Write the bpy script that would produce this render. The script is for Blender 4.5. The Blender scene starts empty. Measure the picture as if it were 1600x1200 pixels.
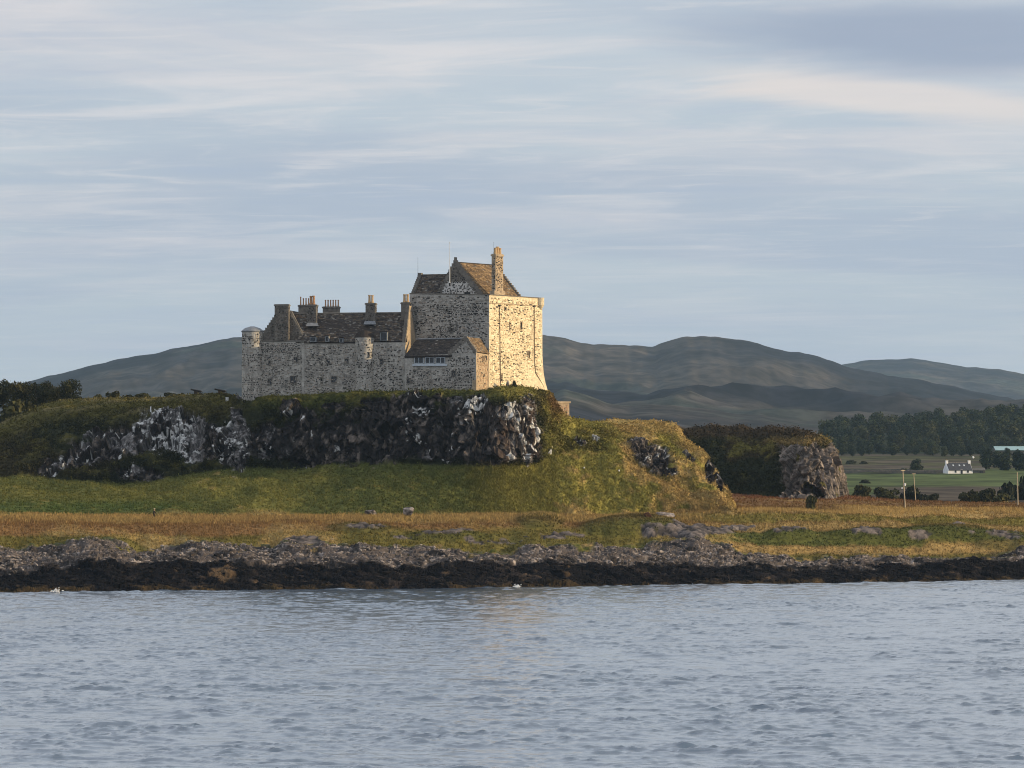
import bpy, math, random
import numpy as np
from mathutils import Vector

random.seed(7)
rng = np.random.default_rng(11)
sc = bpy.context.scene
col = sc.collection

# ------------------------------------------------------------------ camera
F, HY, CH = 5350.0, 767.0, 16.0          # focal length in photo pixels, horizon row, eye height
cam_d = bpy.data.cameras.new('camera')
cam = bpy.data.objects.new('camera', cam_d)
col.objects.link(cam)
cam.location = (0, 0, CH)
cam.rotation_euler = (math.radians(90), 0, 0)
cam_d.sensor_width = 36.0
cam_d.lens = 36.0 * F / 1600.0
cam_d.shift_y = (HY - 600.0) / 1600.0
cam_d.clip_start = 1.0
cam_d.clip_end = 40000.0
sc.camera = cam

# ------------------------------------------------------------------ light
SUN_DIR = Vector((0.993, -0.115, 0)).normalized()
SUN_EL = math.radians(11.5)
S = Vector((SUN_DIR.x * math.cos(SUN_EL), SUN_DIR.y * math.cos(SUN_EL), math.sin(SUN_EL)))
sun_d = bpy.data.lights.new('sun', 'SUN')
sun_d.energy = 5.0
sun_d.angle = math.radians(0.6)
sun_d.color = (1.0, 0.76, 0.44)
sun = bpy.data.objects.new('sun', sun_d)
col.objects.link(sun)
sun.rotation_euler = S.to_track_quat('Z', 'Y').to_euler()
sun.location = (300, 0, 200)

world = bpy.data.worlds.new('World')
sc.world = world
world.use_nodes = True
sc.view_settings.view_transform = 'Standard'
sc.view_settings.look = 'None'
sc.view_settings.gamma = 1.0
sc.view_settings.use_curve_mapping = False
sc.view_settings.exposure = 0.0
sc.render.engine = 'CYCLES'
sc.cycles.use_denoising = True
sc.cycles.use_adaptive_sampling = False
sc.cycles.sample_clamp_indirect = 2.0
sc.cycles.filter_width = 1.0
sc.cycles.max_bounces = 6
sc.cycles.volume_bounces = 1
sc.cycles.transparent_max_bounces = 12


class NT:
    """small helper round a node tree"""
    def __init__(s, nt):
        s.nt = nt
        s.n = nt.nodes
        s.l = nt.links

    def add(s, t, **kw):
        n = s.n.new(t)
        for k, v in kw.items():
            setattr(n, k, v)
        return n

    def put(s, sock, v):
        if v is None:
            return
        if hasattr(v, 'is_output') or isinstance(v, bpy.types.NodeSocket):
            s.l.new(v, sock)
        else:
            sock.default_value = v

    def math(s, op, a, b=None, clamp=False):
        n = s.add('ShaderNodeMath', operation=op, use_clamp=clamp)
        s.put(n.inputs[0], a)
        s.put(n.inputs[1], b)
        return n.outputs[0]

    def mix(s, f, a, b, bt='MIX'):
        n = s.add('ShaderNodeMix', data_type='RGBA', blend_type=bt)
        s.put(n.inputs[0], f)
        s.put(n.inputs[6], a)
        s.put(n.inputs[7], b)
        return n.outputs[2]

    def noise(s, vec, scale, detail=4.0, rough=0.55, dist=0.0):
        n = s.add('ShaderNodeTexNoise')
        if vec is not None:
            s.l.new(vec, n.inputs['Vector'])
        n.inputs['Scale'].default_value = scale
        n.inputs['Detail'].default_value = detail
        n.inputs['Roughness'].default_value = rough
        n.inputs['Distortion'].default_value = dist
        return n.outputs[0]

    def ramp(s, v, a, b, lo=0.0, hi=1.0):
        n = s.add('ShaderNodeMapRange', interpolation_type='SMOOTHSTEP')
        s.put(n.inputs[0], v)
        n.inputs[1].default_value = a
        n.inputs[2].default_value = b
        n.inputs[3].default_value = lo
        n.inputs[4].default_value = hi
        return n.outputs[0]


# sky: Nishita daylight behind layers of procedural stratus cloud
w = NT(world.node_tree)
w.n.clear()
out = w.add('ShaderNodeOutputWorld')
bg = w.add('ShaderNodeBackground')
w.l.new(bg.outputs[0], out.inputs[0])
sky = w.add('ShaderNodeTexSky', sky_type='NISHITA')
sky.sun_disc = False
sky.sun_elevation = SUN_EL
sky.sun_rotation = math.atan2(SUN_DIR.x, SUN_DIR.y)
STR = 0.10
bg.inputs[1].default_value = STR
tc = w.add('ShaderNodeTexCoord')
sep = w.add('ShaderNodeSeparateXYZ')
w.l.new(tc.outputs['Generated'], sep.inputs[0])
dx, dy, dz = sep.outputs
zc = w.math('ADD', w.math('MAXIMUM', dz, 0.0), 0.055)
cu = w.math('DIVIDE', dx, zc)
cv = w.math('DIVIDE', dy, zc)


def vec3(a, b, c=0.0):
    n = w.add('ShaderNodeCombineXYZ')
    w.put(n.inputs[0], a)
    w.put(n.inputs[1], b)
    w.put(n.inputs[2], c)
    return n.outputs[0]


def skyc(r, g, b, k=1.0):
    return (r * k / STR, g * k / STR, b * k / STR, 1.0)


sheer = w.math('ADD', cv, w.math('MULTIPLY', cu, 0.10))
p_big = vec3(w.math('MULTIPLY', cu, 0.42), w.math('MULTIPLY', sheer, 0.62), 3.1)
p_mid = vec3(w.math('MULTIPLY', cu, 0.95), w.math('MULTIPLY', sheer, 1.5), 7.7)
p_fin = vec3(w.math('MULTIPLY', cu, 2.3), w.math('MULTIPLY', sheer, 3.6), 1.3)
nb = w.noise(p_big, 1.0, 4.0, 0.5, 0.35)
nm = w.noise(p_mid, 1.0, 5.0, 0.55, 0.6)
nf = w.noise(p_fin, 1.0, 6.0, 0.6, 0.8)
elev = w.ramp(dz, 0.0, 0.16)
base = w.mix(elev, skyc(0.495, 0.565, 0.655), skyc(0.60, 0.667, 0.742))
base = w.mix(w.ramp(dz, 0.12, 0.42), base, skyc(0.94, 1.0, 1.08))
nish = w.mix(0.12, base, sky.outputs[0])
# grey-blue bands
dark_f = w.math('MULTIPLY', w.ramp(nb, 0.42, 0.66), 0.70)
c1 = w.mix(dark_f, nish, skyc(0.41, 0.475, 0.59))
# pale, faintly pink sheets higher up
lit = w.math('MULTIPLY', w.ramp(nm, 0.44, 0.78), w.ramp(dz, 0.015, 0.11, 0.12, 0.75))
c2 = w.mix(lit, c1, skyc(0.76, 0.72, 0.725))
fin = w.math('MULTIPLY', w.ramp(nf, 0.47, 0.76), w.ramp(dz, 0.03, 0.12, 0.06, 0.60))
c3 = w.mix(fin, c2, skyc(0.80, 0.765, 0.765))
fin2 = w.math('MULTIPLY', w.ramp(nf, 0.28, 0.48, 1.0, 0.0), 0.20)
c4 = w.mix(fin2, c3, skyc(0.40, 0.485, 0.645))
# one darker lens of cloud to the upper right with a pale lower edge
wob = w.math('MULTIPLY', w.math('SUBTRACT', nm, 0.5), 0.10)


def lens(ax, az, rx, rz, tilt=0.0):
    a = w.math('DIVIDE', w.math('ADD', w.math('SUBTRACT', dx, ax), wob), rx)
    b = w.math('DIVIDE', w.math('ADD', w.math('ADD', w.math('SUBTRACT', dz, az), w.math('MULTIPLY', w.math('SUBTRACT', dx, ax), tilt)), w.math('MULTIPLY', wob, 0.12)), rz)
    r = w.math('SQRT', w.math('ADD', w.math('MULTIPLY', a, a), w.math('MULTIPLY', b, b)))
    front = w.ramp(dy, 0.2, 0.5)
    return w.math('MULTIPLY', w.ramp(r, 0.35, 1.05, 1.0, 0.0), front)


p_f2 = vec3(w.math('MULTIPLY', cu, 3.2), w.math('MULTIPLY', sheer, 8.0), 5.5)
nf2 = w.noise(p_f2, 1.0, 6.0, 0.62, 1.2)
c4 = w.mix(w.math('MULTIPLY', w.ramp(nf2, 0.50, 0.74), w.ramp(dz, 0.02, 0.12, 0.10, 0.42)), c4, skyc(0.78, 0.745, 0.745))
c4 = w.mix(w.math('MULTIPLY', w.ramp(nf2, 0.24, 0.46, 1.0, 0.0), 0.24), c4, skyc(0.40, 0.47, 0.61))
c5 = w.mix(w.math('MULTIPLY', lens(0.112, 0.1135, 0.080, 0.0080, 0.11), 0.72), c4, skyc(0.84, 0.755, 0.705))
c6 = w.mix(w.math('MULTIPLY', lens(0.128, 0.1300, 0.100, 0.0135, 0.03), 0.90), c5, skyc(0.35, 0.41, 0.53))
low = w.ramp(dz, -0.03, 0.0, 1.0, 0.0)
c7 = w.mix(low, c6, skyc(0.12, 0.14, 0.15))
w.l.new(c7, bg.inputs[0])


# ------------------------------------------------------------------ helpers
def X_(px, Y):
    return (px - 800.0) * Y / F


def Z_(py, Y):
    return CH + (HY - py) * Y / F


def P3(px, py, Y):
    return Vector((X_(px, Y), Y, Z_(py, Y)))


def poly(pts):
    xs = [p[0] for p in pts]
    ys = [p[1] for p in pts]
    return lambda x: np.interp(x, xs, ys)


def tag(o, label=None, cat=None, group=None, kind=None):
    if label:
        o['label'] = label
    if cat:
        o['category'] = cat
    if group:
        o['group'] = group
    if kind:
        o['kind'] = kind
    return o


def empty(name, loc, rz=0.0):
    o = bpy.data.objects.new(name, None)
    col.objects.link(o)
    o.location = loc
    o.rotation_euler = (0, 0, rz)
    o.empty_display_size = 0.5
    return o


def copy_tree(o, parent=None):
    c = o.copy()
    col.objects.link(c)
    if parent is not None:
        c.parent = parent
    for ch in list(o.children):
        copy_tree(ch, c)
    return c


def mesh_np(name, V, faces, mat, C=None, smooth=True, parent=None, kind=None):
    """V (n,3); faces: list of int arrays (m,k)"""
    me = bpy.data.meshes.new(name)
    V = np.asarray(V, dtype=np.float32)
    me.vertices.add(len(V))
    me.vertices.foreach_set('co', V.ravel())
    tot = np.concatenate([np.full(len(f), f.shape[1], dtype=np.int32) for f in faces])
    idx = np.concatenate([np.asarray(f, dtype=np.int32).ravel() for f in faces])
    me.loops.add(len(idx))
    me.loops.foreach_set('vertex_index', idx)
    me.polygons.add(len(tot))
    st = np.zeros(len(tot), dtype=np.int32)
    st[1:] = np.cumsum(tot)[:-1]
    me.polygons.foreach_set('loop_start', st)
    if isinstance(smooth, np.ndarray):
        me.polygons.foreach_set('use_smooth', smooth)
    else:
        me.polygons.foreach_set('use_smooth', np.full(len(tot), bool(smooth)))
    if C is not None:
        a = me.color_attributes.new('Col', 'FLOAT_COLOR', 'POINT')
        rgba = np.ones((len(V), 4), dtype=np.float32)
        rgba[:, :3] = C
        a.data.foreach_set('color', rgba.ravel())
    me.update(calc_edges=True)
    if mat:
        me.materials.append(mat)
    o = bpy.data.objects.new(name, me)
    col.objects.link(o)
    if parent is not None:
        o.parent = parent
    if kind:
        o['kind'] = kind
    return o


def wloc(o):
    v = Vector((0, 0, 0))
    while o is not None:
        v = v + o.location
        o = o.parent
    return v


class MB:
    def __init__(s):
        s.v = []
        s.f = []
        s.c = []

    def add(s, vs, fs, c=(1, 1, 1)):
        b = len(s.v)
        s.v += [tuple(v) for v in vs]
        s.f += [tuple(i + b for i in f) for f in fs]
        s.c += [tuple(c)] * len(vs)
        return s

    def hexa(s, p, c=(1, 1, 1)):
        """8 points: bottom 4 ring, top 4 ring"""
        return s.add(p, [(3, 2, 1, 0), (4, 5, 6, 7), (0, 1, 5, 4), (1, 2, 6, 5), (2, 3, 7, 6), (3, 0, 4, 7)], c)

    def box(s, c0, c1, c=(1, 1, 1)):
        x0, y0, z0 = c0
        x1, y1, z1 = c1
        return s.hexa([(x0, y0, z0), (x1, y0, z0), (x1, y1, z0), (x0, y1, z0),
                       (x0, y0, z1), (x1, y0, z1), (x1, y1, z1), (x0, y1, z1)], c)

    def obox(s, o, ax, ay, az, c=(1, 1, 1)):
        """box centred on o in its base plane, half vectors ax, ay, full vector az"""
        o, ax, ay, az = Vector(o), Vector(ax), Vector(ay), Vector(az)
        r = [o - ax - ay, o + ax - ay, o + ax + ay, o - ax + ay]
        return s.hexa(r + [q + az for q in r], c)

    def prism(s, ring, zb, zt, c=(1, 1, 1)):
        n = len(ring)
        zb = zb if isinstance(zb, (list, tuple)) else [zb] * n
        zt = zt if isinstance(zt, (list, tuple)) else [zt] * n
        vs = [(p[0], p[1], z) for p, z in zip(ring, zb)] + [(p[0], p[1], z) for p, z in zip(ring, zt)]
        fs = [tuple(range(n))[::-1], tuple(range(n, 2 * n))] + [(i, (i + 1) % n, n + (i + 1) % n, n + i) for i in range(n)]
        return s.add(vs, fs, c)

    def plate(s, ring, d, c=(1, 1, 1)):
        """polygon extruded by vector d"""
        n = len(ring)
        d = Vector(d)
        a = [Vector(p) for p in ring]
        vs = a + [p + d for p in a]
        fs = [tuple(range(n))[::-1], tuple(range(n, 2 * n))] + [(i, (i + 1) % n, n + (i + 1) % n, n + i) for i in range(n)]
        return s.add(vs, fs, c)

    def tube(s, pts, rad, n=8, c=(1, 1, 1), cap=True):
        pts = [Vector(p) for p in pts]
        rad = rad if isinstance(rad, (list, tuple)) else [rad] * len(pts)
        vs, fs = [], []
        for i, p in enumerate(pts):
            d = (pts[min(i + 1, len(pts) - 1)] - pts[max(i - 1, 0)]).normalized()
            u = d.cross(Vector((0, 1, 0)) if abs(d.y) < 0.9 else Vector((1, 0, 0))).normalized()
            v = d.cross(u)
            for k in range(n):
                a = 2 * math.pi * k / n
                vs.append(p + (u * math.cos(a) + v * math.sin(a)) * rad[i])
        for i in range(len(pts) - 1):
            for k in range(n):
                a, b = i * n + k, i * n + (k + 1) % n
                fs.append((a, b, b + n, a + n))
        if cap:
            fs.append(tuple(range(n))[::-1])
            fs.append(tuple(range((len(pts) - 1) * n, len(pts) * n)))
        return s.add(vs, fs, c)

    def build(s, name, mat, parent=None, smooth=False, colors=False, kind=None, origin=None):
        o0 = wloc(parent) if parent is not None else Vector(origin or (0, 0, 0))
        me = bpy.data.meshes.new(name)
        me.from_pydata([(v[0] - o0.x, v[1] - o0.y, v[2] - o0.z) for v in s.v], [], s.f)
        if colors:
            a = me.color_attributes.new('Col', 'FLOAT_COLOR', 'POINT')
            rgba = np.ones((len(s.v), 4), dtype=np.float32)
            rgba[:, :3] = np.array(s.c)
            a.data.foreach_set('color', rgba.ravel())
        if smooth:
            me.polygons.foreach_set('use_smooth', [True] * len(me.polygons))
        me.update()
        if mat:
            me.materials.append(mat)
        o = bpy.data.objects.new(name, me)
        col.objects.link(o)
        if parent is not None:
            o.parent = parent
        else:
            o.location = o0
        if kind:
            o['kind'] = kind
        return o


# ---- numpy noise
def _h(i, j, k, seed):
    h = (i.astype(np.int64) * 374761393 + j.astype(np.int64) * 668265263 + k.astype(np.int64) * 2147483647 + seed * 144269) & 0xFFFFFFFF
    h = ((h ^ (h >> 13)) * 1274126177) & 0xFFFFFFFF
    h = ((h ^ (h >> 16)) * 2246822519) & 0xFFFFFFFF
    return ((h ^ (h >> 15)) & 0xFFFFFF) / float(0xFFFFFF)


def vnoise(p, seed=0):
    p = np.asarray(p, dtype=np.float64)
    i = np.floor(p)
    f = p - i
    f = f * f * f * (f * (f * 6 - 15) + 10)
    i = i.astype(np.int64)
    r = 0
    for a in (0, 1):
        for b in (0, 1):
            for c in (0, 1):
                wgt = (f[:, 0] if a else 1 - f[:, 0]) * (f[:, 1] if b else 1 - f[:, 1]) * (f[:, 2] if c else 1 - f[:, 2])
                r = r + wgt * _h(i[:, 0] + a, i[:, 1] + b, i[:, 2] + c, seed)
    return r * 2 - 1


def fbm(p, scale, octaves=4, seed=0, gain=0.5, sx=1, sy=1, sz=1):
    """scale = size in metres of the largest feature; result about -1..1"""
    q = np.asarray(p, dtype=np.float64) / scale * np.array([sx, sy, sz])
    r, a, t = 0, 1.0, 0
    for o in range(octaves):
        r = r + a * vnoise(q + o * 17.3, seed + o)
        t += a
        a *= gain
        q = q * 2.03
    return r / t * 1.6


def worley(p, scale, seed=0, sx=1, sy=1, sz=1):
    q = np.asarray(p, dtype=np.float64) / scale * np.array([sx, sy, sz])
    i = np.floor(q).astype(np.int64)
    d1 = np.full(len(q), 9.0)
    d2 = np.full(len(q), 9.0)
    cid = np.zeros(len(q))
    for a in (-1, 0, 1):
        for b in (-1, 0, 1):
            for c in (-1, 0, 1):
                ii, jj, kk = i[:, 0] + a, i[:, 1] + b, i[:, 2] + c
                ox = ii + _h(ii, jj, kk, seed)
                oy = jj + _h(ii, jj, kk, seed + 1)
                oz = kk + _h(ii, jj, kk, seed + 2)
                d = np.sqrt((q[:, 0] - ox) ** 2 + (q[:, 1] - oy) ** 2 + (q[:, 2] - oz) ** 2)
                nw = d < d1
                d2 = np.where(nw, d1, np.minimum(d2, d))
                cid = np.where(nw, _h(ii, jj, kk, seed + 3), cid)
                d1 = np.where(nw, d, d1)
    return d1, d2, cid


def facets(p, scale, seed=0, sx=1, sy=1, sz=1, tilt=0.6):
    """fractured blocks: every cell is a plane with its own height and tilt (about -0.5..0.5)"""
    S_ = np.array([sx, sy, sz])
    q = np.asarray(p, dtype=np.float64) / scale * S_
    i = np.floor(q).astype(np.int64)
    d1 = np.full(len(q), 9.0)
    val = np.zeros(len(q))
    for a in (-1, 0, 1):
        for b in (-1, 0, 1):
            for c in (-1, 0, 1):
                ii, jj, kk = i[:, 0] + a, i[:, 1] + b, i[:, 2] + c
                ex = q[:, 0] - ii - _h(ii, jj, kk, seed)
                ey = q[:, 1] - jj - _h(ii, jj, kk, seed + 1)
                ez = q[:, 2] - kk - _h(ii, jj, kk, seed + 2)
                d = ex * ex + ey * ey + ez * ez
                nw = d < d1
                v = _h(ii, jj, kk, seed + 3) - 0.5 + tilt * (ex * (_h(ii, jj, kk, seed + 4) * 2 - 1) + ez * (_h(ii, jj, kk, seed + 5) * 2 - 1.15))
                val = np.where(nw, v, val)
                d1 = np.where(nw, d, d1)
    return val


def sstep(x, a, b):
    t = np.clip((x - a) / (b - a), 0, 1)
    return t * t * (3 - 2 * t)


def lerp(a, b, t):
    t = np.asarray(t)[..., None]
    return np.asarray(a) * (1 - t) + np.asarray(b) * t


# ------------------------------------------------------------------ materials
def mat_new(name):
    m = bpy.data.materials.new(name)
    m.use_nodes = True
    t = NT(m.node_tree)
    b = t.n['Principled BSDF']
    return m, t, b


def mat_vcol(name, rough=0.9, ns=3.0, amt=0.35, bump=0.0, bs=6.0, spec=0.2, trans=0.0):
    m, t, b = mat_new(name)
    a = t.add('ShaderNodeVertexColor', layer_name='Col')
    co = t.add('ShaderNodeTexCoord').outputs['Object']
    n = t.noise(co, ns, 5.0, 0.6)
    v = t.ramp(n, 0.3, 0.7, 1 - amt, 1 + amt)
    c = t.mix(1.0, a.outputs[0], v, 'MULTIPLY')
    t.l.new(c, b.inputs['Base Color'])
    b.inputs['Roughness'].default_value = rough
    b.inputs['Specular IOR Level'].default_value = spec
    if bump > 0:
        bn = t.add('ShaderNodeBump')
        bn.inputs['Distance'].default_value = bump
        bn.inputs['Strength'].default_value = 0.8
        t.l.new(t.noise(co, bs, 6.0, 0.65), bn.inputs['Height'])
        t.l.new(bn.outputs[0], b.inputs['Normal'])
    return m


def mat_plain(name, c1, c2=None, ns=2.0, rough=0.8, bump=0.0, bs=8.0, metal=0.0, spec=0.3):
    m, t, b = mat_new(name)
    co = t.add('ShaderNodeTexCoord').outputs['Object']
    c2 = c2 or tuple(x * 0.7 for x in c1)
    n = t.noise(co, ns, 6.0, 0.62)
    c = t.mix(t.ramp(n, 0.32, 0.68), (*c1, 1), (*c2, 1))
    t.l.new(c, b.inputs['Base Color'])
    b.inputs['Roughness'].default_value = rough
    b.inputs['Metallic'].default_value = metal
    b.inputs['Specular IOR Level'].default_value = spec
    if bump > 0:
        bn = t.add('ShaderNodeBump')
        bn.inputs['Distance'].default_value = bump
        t.l.new(t.noise(co, bs, 6.0, 0.65), bn.inputs['Height'])
        t.l.new(bn.outputs[0], b.inputs['Normal'])
    return m


def mat_harl(name, c1, c2, stain):
    """lime mortar / harling with grey weather stains and streaks"""
    m, t, b = mat_new(name)
    co = t.add('ShaderNodeTexCoord').outputs['Object']
    n1 = t.noise(co, 0.9, 6.0, 0.65)
    mp = t.add('ShaderNodeMapping')
    mp.inputs['Scale'].default_value = (1.0, 1.0, 0.16)
    t.l.new(co, mp.inputs[0])
    n2 = t.noise(mp.outputs[0], 0.8, 5.0, 0.6)
    n3 = t.noise(co, 5.0, 4.0, 0.6)
    c = t.mix(t.ramp(n1, 0.35, 0.65), (*c1, 1), (*c2, 1))
    c = t.mix(t.math('MULTIPLY', t.ramp(n2, 0.5, 0.72), 0.55), c, (*stain, 1))
    c = t.mix(1.0, c, t.ramp(n3, 0.3, 0.7, 0.78, 1.15), 'MULTIPLY')
    t.l.new(c, b.inputs['Base Color'])
    b.inputs['Roughness'].default_value = 0.95
    b.inputs['Specular IOR Level'].default_value = 0.1
    bn = t.add('ShaderNodeBump')
    bn.inputs['Distance'].default_value = 0.06
    t.l.new(t.noise(co, 3.5, 6.0, 0.7), bn.inputs['Height'])
    t.l.new(bn.outputs[0], b.inputs['Normal'])
    return m


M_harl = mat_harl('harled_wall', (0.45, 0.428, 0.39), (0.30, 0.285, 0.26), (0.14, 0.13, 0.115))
M_harl_lit = mat_harl('keep_mortar_sunlit', (0.78, 0.67, 0.47), (0.62, 0.52, 0.36), (0.44, 0.36, 0.25))  # sunlit copy of the wall mortar, sunlight put into its colour
M_tan = mat_harl('tan_stone', (0.46, 0.36, 0.25), (0.34, 0.27, 0.19), (0.22, 0.18, 0.13))
M_dress = mat_plain('dressed_stone', (0.20, 0.18, 0.155), (0.11, 0.10, 0.09), 1.5, 0.92, 0.03)
M_stone = mat_vcol('rubble_stone', 0.92, 2.5, 0.3, 0.03, 7.0, 0.15)
M_slate = mat_vcol('roof_slate', 0.85, 3.0, 0.3, 0.0, 6.0, 0.2)
M_pot = mat_plain('chimney_clay', (0.42, 0.25, 0.13), (0.30, 0.16, 0.09), 3.0, 0.85)
M_pot2 = mat_plain('chimney_buff_clay', (0.50, 0.36, 0.20), (0.40, 0.26, 0.14), 3.0, 0.85)
M_lead = mat_plain('lead_flashing', (0.24, 0.25, 0.27), (0.15, 0.16, 0.17), 2.0, 0.6)
M_frame = mat_plain('window_paint', (0.50, 0.55, 0.60), (0.40, 0.45, 0.50), 3.0, 0.6)
M_dark_iron = mat_plain('dark_iron', (0.025, 0.025, 0.027), (0.012, 0.012, 0.012), 4.0, 0.55, 0.0, 8.0, 0.3)
M_pipe = mat_plain('rusty_pipe', (0.13, 0.085, 0.055), (0.08, 0.055, 0.04), 2.0, 0.8)
M_white = mat_plain('white_paint', (0.78, 0.78, 0.78), (0.66, 0.66, 0.66), 2.0, 0.6)
M_whitewash = mat_plain('whitewash', (0.80, 0.80, 0.82), (0.68, 0.68, 0.70), 0.8, 0.8)
M_wood = mat_plain('weathered_timber', (0.48, 0.40, 0.29), (0.36, 0.29, 0.2), 3.0, 0.85)
M_cslate = mat_plain('cottage_slate', (0.055, 0.058, 0.07), (0.035, 0.037, 0.045), 2.0, 0.7)
M_teal = mat_plain('shed_sheet', (0.30, 0.44, 0.44), (0.24, 0.36, 0.37), 0.5, 0.5)
M_bark = mat_plain('bark', (0.07, 0.055, 0.042), (0.04, 0.032, 0.026), 3.0, 0.9)

m, t, b = mat_new('window_glass')
b.inputs['Base Color'].default_value = (0.012, 0.014, 0.018, 1)
b.inputs['Roughness'].default_value = 0.12
M_glass = m
m, t, b = mat_new('slit_shade')  # near-black colour standing in for the shade inside slits and openings
b.inputs['Base Color'].default_value = (0.010, 0.010, 0.010, 1)
b.inputs['Roughness'].default_value = 0.9
M_slit_shade = m

M_ground = mat_vcol('ground_cover', 0.95, 1.6, 0.28, 0.10, 2.2, 0.08)
M_rock = mat_vcol('coast_rock', 0.9, 2.2, 0.30, 0.12, 2.8, 0.04)
M_blade = mat_vcol('grass_blades', 0.9, 0.6, 0.15, 0.0, 1.0, 0.1)
M_leaf = mat_vcol('foliage', 0.85, 0.9, 0.35, 0.0, 1.0, 0.12)
M_hill = mat_vcol('moor', 0.97, 0.035, 0.5, 0.0, 1.0, 0.03)

# water
m, t, b = mat_new('sea_water')
b.inputs['Base Color'].default_value = (0.042, 0.082, 0.135, 1)
b.inputs['Roughness'].default_value = 0.20
b.inputs['IOR'].default_value = 1.5
b.inputs['Coat Weight'].default_value = 1.0
b.inputs['Coat IOR'].default_value = 1.75
b.inputs['Coat Roughness'].default_value = 0.22
b.inputs['Specular IOR Level'].default_value = 0.5
co = t.add('ShaderNodeTexCoord').outputs['Object']
bn = t.add('ShaderNodeBump')
bn.inputs['Distance'].default_value = 0.06
bn.inputs['Strength'].default_value = 0.5
t.l.new(t.noise(co, 3.0, 3.0, 0.6), bn.inputs['Height'])
t.l.new(bn.outputs[0], b.inputs['Normal'])
t.l.new(bn.outputs[0], b.inputs['Coat Normal'])
M_water = m
M_foam = mat_plain('sea_foam', (0.80, 0.82, 0.84), (0.6, 0.62, 0.65), 1.5, 0.9)


# ------------------------------------------------------------------ grids and ribbons
def grid_faces(nr, nc):
    i = np.arange(nr * nc).reshape(nr, nc)
    return np.stack([i[:-1, :-1], i[:-1, 1:], i[1:, 1:], i[1:, :-1]], -1).reshape(-1, 4)


def ribbon(rows, pxs, counts, smooth=3):
    """rows: (py function, Y function) from front to back; counts: cells between successive rows.
    returns world points (nr,nc,3)"""
    L = []
    for fpy, fY in rows:
        Y = fY(pxs)
        py = fpy(pxs)
        L.append(np.stack([(pxs - 800.0) * Y / F, Y, CH + (HY - py) * Y / F], -1))
    R = []
    for k, n in enumerate(counts):
        for j in range(n):
            R.append(L[k] + (L[k + 1] - L[k]) * (j / n))
    R.append(L[-1])
    G = np.array(R)
    for _ in range(smooth):
        G[1:-1] = (G[:-2] + 2 * G[1:-1] + G[2:]) / 4
        G[:, 1:-1] = (G[:, :-2] + 2 * G[:, 1:-1] + G[:, 2:]) / 4
    return G


def grid_normals(G):
    du = np.gradient(G, axis=1)
    dv = np.gradient(G, axis=0)
    n = np.cross(du, dv)
    n /= np.linalg.norm(n, axis=-1, keepdims=True) + 1e-9
    return n


def img(Pn):
    return 800 + Pn[:, 0] * F / Pn[:, 1], HY - (Pn[:, 2] - CH) * F / Pn[:, 1]


# --- shared key lines (photo rows)
water_py = poly([(-300, 929), (0, 926), (200, 924), (400, 922), (600, 921), (800, 918), (1000, 915), (1200, 913), (1400, 909.5), (1600, 906), (1900, 901)])


def W_(px):
    return CH * F / (water_py(px) - HY)


dark_py = poly([(-300, 893), (0, 893), (60, 886), (100, 880), (150, 868), (200, 876), (300, 872), (400, 877), (500, 880), (600, 880), (700, 878), (800, 878), (900, 876), (1000, 880), (1100, 878), (1200, 882), (1300, 884), (1400, 881), (1500, 875), (1600, 869), (1900, 862)])
m0_py = poly([(-300, 850), (0, 852), (40, 856), (100, 848), (150, 840), (200, 845), (260, 852), (300, 846), (360, 842), (420, 850), (500, 850), (600, 848), (700, 856), (800, 858), (850, 846), (950, 848), (1040, 846), (1090, 836), (1120, 842), (1160, 860), (1200, 869), (1300, 871), (1400, 866), (1500, 874), (1560, 870), (1600, 858), (1900, 852)])
_m0 = m0_py
m0_py = lambda p: _m0(p) + 2.0 + 2.4 * np.sin(p / 13.7 + 1.0) * np.sin(p / 41.0) + 2.0 * np.sin(p / 6.1 + 0.4) * np.sin(p / 23.0 + 2) + 1.5 * np.sin(p / 29.0 + 0.7)
m1_py = poly([(-300, 822), (700, 822), (1100, 820), (1200, 830), (1600, 832), (1900, 832)])
m2_py = poly([(-300, 809), (300, 808), (700, 805), (1000, 806), (1140, 800), (1300, 803), (1600, 806), (1900, 806)])
M2Y = lambda px: W_(px) + 46

# ================================================================== WATER
Ys = [150.0]
while Ys[-1] < 640:
    Ys.append(Ys[-1] + 0.10 + Ys[-1] * 0.0006)
Ys = np.array(Ys)
NC = 600
U = np.linspace(-1, 1, NC)
half = 0.17 * Ys + 6
Xg = U[None, :] * half[:, None]
Yg = np.repeat(Ys[:, None], NC, 1)
H = np.zeros_like(Xg)
DX = np.zeros_like(Xg)
DY = np.zeros_like(Xg)
wr = np.random.default_rng(5)
for k in range(72):
    lam = 0.55 * (3.0 / 0.55) ** wr.random()
    th = math.radians(-84) + wr.normal() * (0.24 + 0.22 / lam)          # wind drives the chop towards the viewer
    kx, ky = math.cos(th) * 2 * math.pi / lam, math.sin(th) * 2 * math.pi / lam
    amp = 0.0037 * lam ** 0.75 * (0.6 + 0.8 * wr.random())
    ph = wr.random() * 6.283
    a = kx * Xg + ky * Yg + ph
    fade = 1.0
    H += amp * np.sin(a) * fade
    DX += amp * 1.15 * math.cos(th) * np.cos(a)
    DY += amp * 1.15 * math.sin(th) * np.cos(a)
pw = np.stack([Xg.ravel(), Yg.ravel(), np.zeros(Xg.size)], -1)
gust = (np.clip(0.9 + 0.95 * fbm(pw, 7.0, 3, 39, sx=0.8, sy=0.7) + 0.3 * fbm(pw, 40.0, 2, 40, sx=0.6), 0.3, 2.3)).reshape(Xg.shape)
H *= gust
H += 0.6 * np.maximum(H, 0) ** 2
DX *= gust
DY *= gust
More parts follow.
